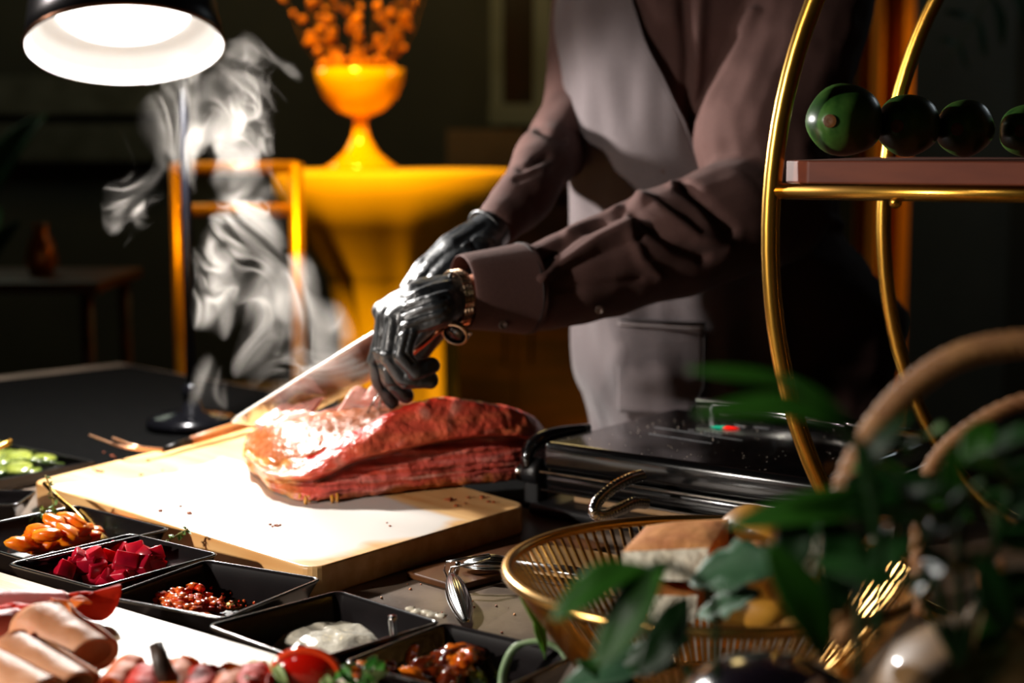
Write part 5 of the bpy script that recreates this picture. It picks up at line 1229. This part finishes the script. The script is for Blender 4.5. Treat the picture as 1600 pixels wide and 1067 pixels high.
plant('leafy_branch', 'pointed green leaves crossing the left front of gold bowl', (P(1050, 1000, 1.06).x, 1.06, .9005),
      [((1015, 886, 1.05), (858, 962, 1.03), 66, lf1), ((1048, 880, 1.05), (925, 1042, 1.02), 74, lf1), ((1080, 935, 1.06), (1000, 1060, 1.04), 70, lf2)],
      [([(1120, 1060, 1.07), (1110, 930, 1.06), (1050, 885, 1.05), (1012, 886, 1.05)], .0028, lf2)], near=.86)
plant('leafy_branch', 'broad dark leaves hanging over the right half of gold bowl', (P(1330, 1000, 1.0).x, 1.0, .9005),
      [((1440, 815, 1.0), (1135, 812, 1.0), 74, lf1), ((1205, 845, .99), (1285, 1035, .98), 86, lf1), ((1250, 790, 1.0), (1225, 905, .99), 66, lf2), ((1290, 800, 1.0), (1320, 960, .98), 80, lf2), ((1420, 830, 1.0), (1330, 930, .98), 60, lf2)],
      [([(1340, 1060, 1.0), (1350, 900, 1.0), (1400, 820, 1.0), (1440, 815, 1.0)], .003, lf2)], near=.86)
plant('kale_leaf', 'grey green crinkled leaf lying on the near rim of bowl', (P(1140, 1000, 1.12).x, 1.12, .9005),
      [((1225, 885, 1.10), (1078, 905, 1.12), 105, lf3, .05), ((1190, 930, 1.10), (1090, 960, 1.12), 60, lf3, .05)], [([(1260, 960, 1.1), (1240, 900, 1.1), (1225, 885, 1.10)], .004, lf3)], 'leaf', rag=.5)
random.seed(77); L3 = []
for k in range(46):
    x = random.uniform(1320, 1640); y = random.uniform(690, 940); Y = random.uniform(.92, 1.08); a = random.uniform(-2.8, .6); ln = random.uniform(80, 170)
    L3.append(((x, y, Y), (x+ln*math.cos(a), y+abs(ln*math.sin(a))*random.choice((-.5, .8)), Y+random.uniform(-.04, .04)), random.uniform(36, 72), random.choice((lf2, lf2, lf2, lf1)), random.uniform(0, .25)))
plant('leafy_bush', 'mass of dark leaves at the right under the basket handles', (P(1500, 900, 1.0).x, 1.0, .9005), L3,
      [([(1500, 1040, 1.0), (1480+dx, 900, 1.0), (1460+dx*2, 760, 1.0)], .003, lf2) for dx in (-60, -20, 20, 60)], near=.88)
plant('kale_leaf', 'dark crinkled leaves at the bottom centre before the gold bowl', (P(980, 1040, 1.14).x, 1.14, .9005),
      [((1060, 1040, 1.12), (880, 1062, 1.12), 70, lf3, .1), ((1080, 1000, 1.12), (960, 1050, 1.12), 60, lf2, .1), ((1000, 1080, 1.12), (900, 1035, 1.12), 40, lf2, .1)], [([(1090, 1080, 1.12), (1070, 1040, 1.12)], .003, lf2)], 'leaf', rag=.4)
plant('grass_blade', 'thin bright green blade upright at left of the bowl', (P(850, 1030, 1.33).x, 1.33, .9005), [((852, 1030, 1.33), (812, 912, 1.32), 15, lf4, .12), ((845, 1020, 1.33), (836, 960, 1.32), 10, lf4)], [], 'blade')
gb_ = thing('green_shoot', 'pale green shoot arching over the corner of the stew dish', 'shoot', P(785, 1062, 1.34)); g0 = gb_.location.copy()
tube('shoot', [Vector(p)-g0 for p in spline([tuple(P(*q)) for q in ((785, 1075, 1.34), (788, 1045, 1.34), (805, 1012, 1.34), (838, 1002, 1.34), (868, 1010, 1.34), (885, 1030, 1.34))], 6)], [.0055, .0058]+[.0052]*12+[.004]*12+[.003]*5, mat('shoot_green', '#7a9a6a', '#a8bc98', .35, scale=30), gb_, 10, flat=.6)
# ------------------------------------------------------------------ steam
vm = bpy.data.materials.new('steam'); vm.use_nodes = True; nt = vm.node_tree; N = nt.nodes; L = nt.links; N.clear()
out = N.new('ShaderNodeOutputMaterial'); vol = N.new('ShaderNodeVolumePrincipled'); L.new(vol.outputs[0], out.inputs['Volume'])
vol.inputs['Color'].default_value = (.93, .87, .80, 1); vol.inputs['Anisotropy'].default_value = .15
geo = N.new('ShaderNodeNewGeometry'); pos = geo.outputs['Position']
def node(t, **k):
    n = N.new(t)
    for a, b in k.items():
        if a in n.inputs: n.inputs[a].default_value = b
        else: setattr(n, a, b)
    return n
def M_(op, *a):
    n = N.new('ShaderNodeMath'); n.operation = op
    for i, x in enumerate(a):
        if hasattr(x, 'links'): L.new(x, n.inputs[i])
        else: n.inputs[i].default_value = x
    return n.outputs[0]
def V_(op, *a):
    n = N.new('ShaderNodeVectorMath'); n.operation = op
    for i, x in enumerate(a):
        if hasattr(x, 'links'): L.new(x, n.inputs[i])
        elif op == 'SCALE' and i == 1: n.inputs['Scale'].default_value = x
        else: n.inputs[i].default_value = x
    return n.outputs['Value' if op in ('LENGTH', 'DISTANCE', 'DOT_PRODUCT') else 'Vector']
def noise3(v, s, d=0):
    n = node('ShaderNodeTexNoise'); n.inputs['Scale'].default_value = s; n.inputs['Detail'].default_value = d; L.new(v, n.inputs['Vector'])
    return n.outputs['Color'], n.outputs['Fac']
def scl(v, s):
    n = N.new('ShaderNodeVectorMath'); n.operation = 'SCALE'; L.new(v, n.inputs[0]); n.inputs['Scale'].default_value = s; return n.outputs['Vector']
st_ = V_('MULTIPLY', pos, (1, 1, .75))
c1_, _ = noise3(st_, 5.5); w1 = V_('ADD', pos, scl(V_('SUBTRACT', c1_, (.5, .5, .5)), .40))
c2_, _ = noise3(w1, 11); w2 = V_('ADD', w1, scl(V_('SUBTRACT', c2_, (.5, .5, .5)), .16))
c4_, _ = noise3(w2, 26); w3 = V_('ADD', w2, scl(V_('SUBTRACT', c4_, (.5, .5, .5)), .035))
_, f1 = noise3(V_('MULTIPLY', w3, (1, .35, .8)), 9, .6); _, f2 = noise3(V_('MULTIPLY', w3, (1, .35, .8)), 20, .8); _, f3 = noise3(w1, 9, 0)
def ridge(f, k, p): return M_('POWER', M_('MAXIMUM', M_('SUBTRACT', 1.0, M_('MULTIPLY', M_('ABSOLUTE', M_('SUBTRACT', f, .5)), k)), 0.0), p)
dens = M_('ADD', M_('ADD', M_('ADD', ridge(f1, 24, 1.3), M_('MULTIPLY', ridge(f1, 6, 2.0), .06)), M_('MULTIPLY', ridge(f2, 18, 1.4), .9)), M_('MULTIPLY', M_('MAXIMUM', M_('SUBTRACT', f3, .42), 0.0), .2))
dens = M_('MULTIPLY', dens, M_('MULTIPLY', M_('MAXIMUM', M_('SUBTRACT', f3, .30), 0.0), 3.2))
BL = [(365, 150, 2.22, 88, .10), (310, 130, 2.22, 60, .05), (400, 200, 2.22, 50, .09), (250, 215, 2.20, 56, .07), (212, 290, 2.20, 50, .13), (345, 240, 2.20, 72, .12), (395, 320, 2.19, 62, .25), (375, 415, 2.18, 80, .45), (335, 480, 2.18, 50, .5), (450, 470, 2.16, 72, .6), (500, 540, 2.14, 75, .65), (420, 560, 2.15, 66, .5), (560, 600, 2.12, 62, .7), (600, 655, 2.10, 42, .5), (330, 610, 2.2, 50, .25), (470, 640, 2.15, 60, .45), (190, 345, 2.2, 30, .10)]
env = None
for (px, py, Y, r, k) in BL:
    c = P(px, py, Y); d = V_('DISTANCE', w1, tuple(c)) if False else V_('LENGTH', V_('MULTIPLY', V_('SUBTRACT', V_('ADD', pos, scl(V_('SUBTRACT', c2_, (.5, .5, .5)), .09)), tuple(c)), (1, 3.0, .85)))
    e = M_('MULTIPLY', M_('SMOOTH_MIN', M_('MAXIMUM', M_('SUBTRACT', 1.0, M_('DIVIDE', d, r/FPX*Y)), 0.0), 1.0, .1), k); env = e if env is None else M_('MAXIMUM', env, e)
env = M_('POWER', env, .8)
L.new(M_('MULTIPLY', M_('MULTIPLY', dens, env), 75.0), vol.inputs['Density'])
lo = Vector((9, 9, 9)); hi = -lo
for (px, py, Y, r, k) in BL:
    c = P(px, py, Y); rr = r/FPX*Y*1.25
    for i in range(3): lo[i] = min(lo[i], c[i]-rr); hi[i] = max(hi[i], c[i]+rr)
hi.z = min(hi.z, LAMP_C.z-.0+.02)
bm = bmesh.new(); random.seed(1)
# the steam's hull: a leaning column of rounded sections
for (px, py, Y, r, k) in BL:
    c = P(px, py, Y); rr = r/FPX*Y*1.35; q = bmesh.ops.create_icosphere(bm, subdivisions=2, radius=rr)
    for v in q['verts']: v.co.z *= 1.15; v.co.y *= .42; v.co += c
me = remeshed(bm, .014, 2)
smoke = link('steam', me, vm); smoke.data.materials.clear(); smoke.data.materials.append(vm)
tag(smoke, 'white steam curling up from the hot beef towards the lamp', 'steam', kind='stuff')
try: vm.cycles.volume_sampling = 'MULTIPLE_IMPORTANCE'
except Exception: pass
vm.cycles.homogeneous_volume = False
try: smoke.cycles.volume_step_rate
except Exception: pass
vm.cycles.volume_step_rate = .3
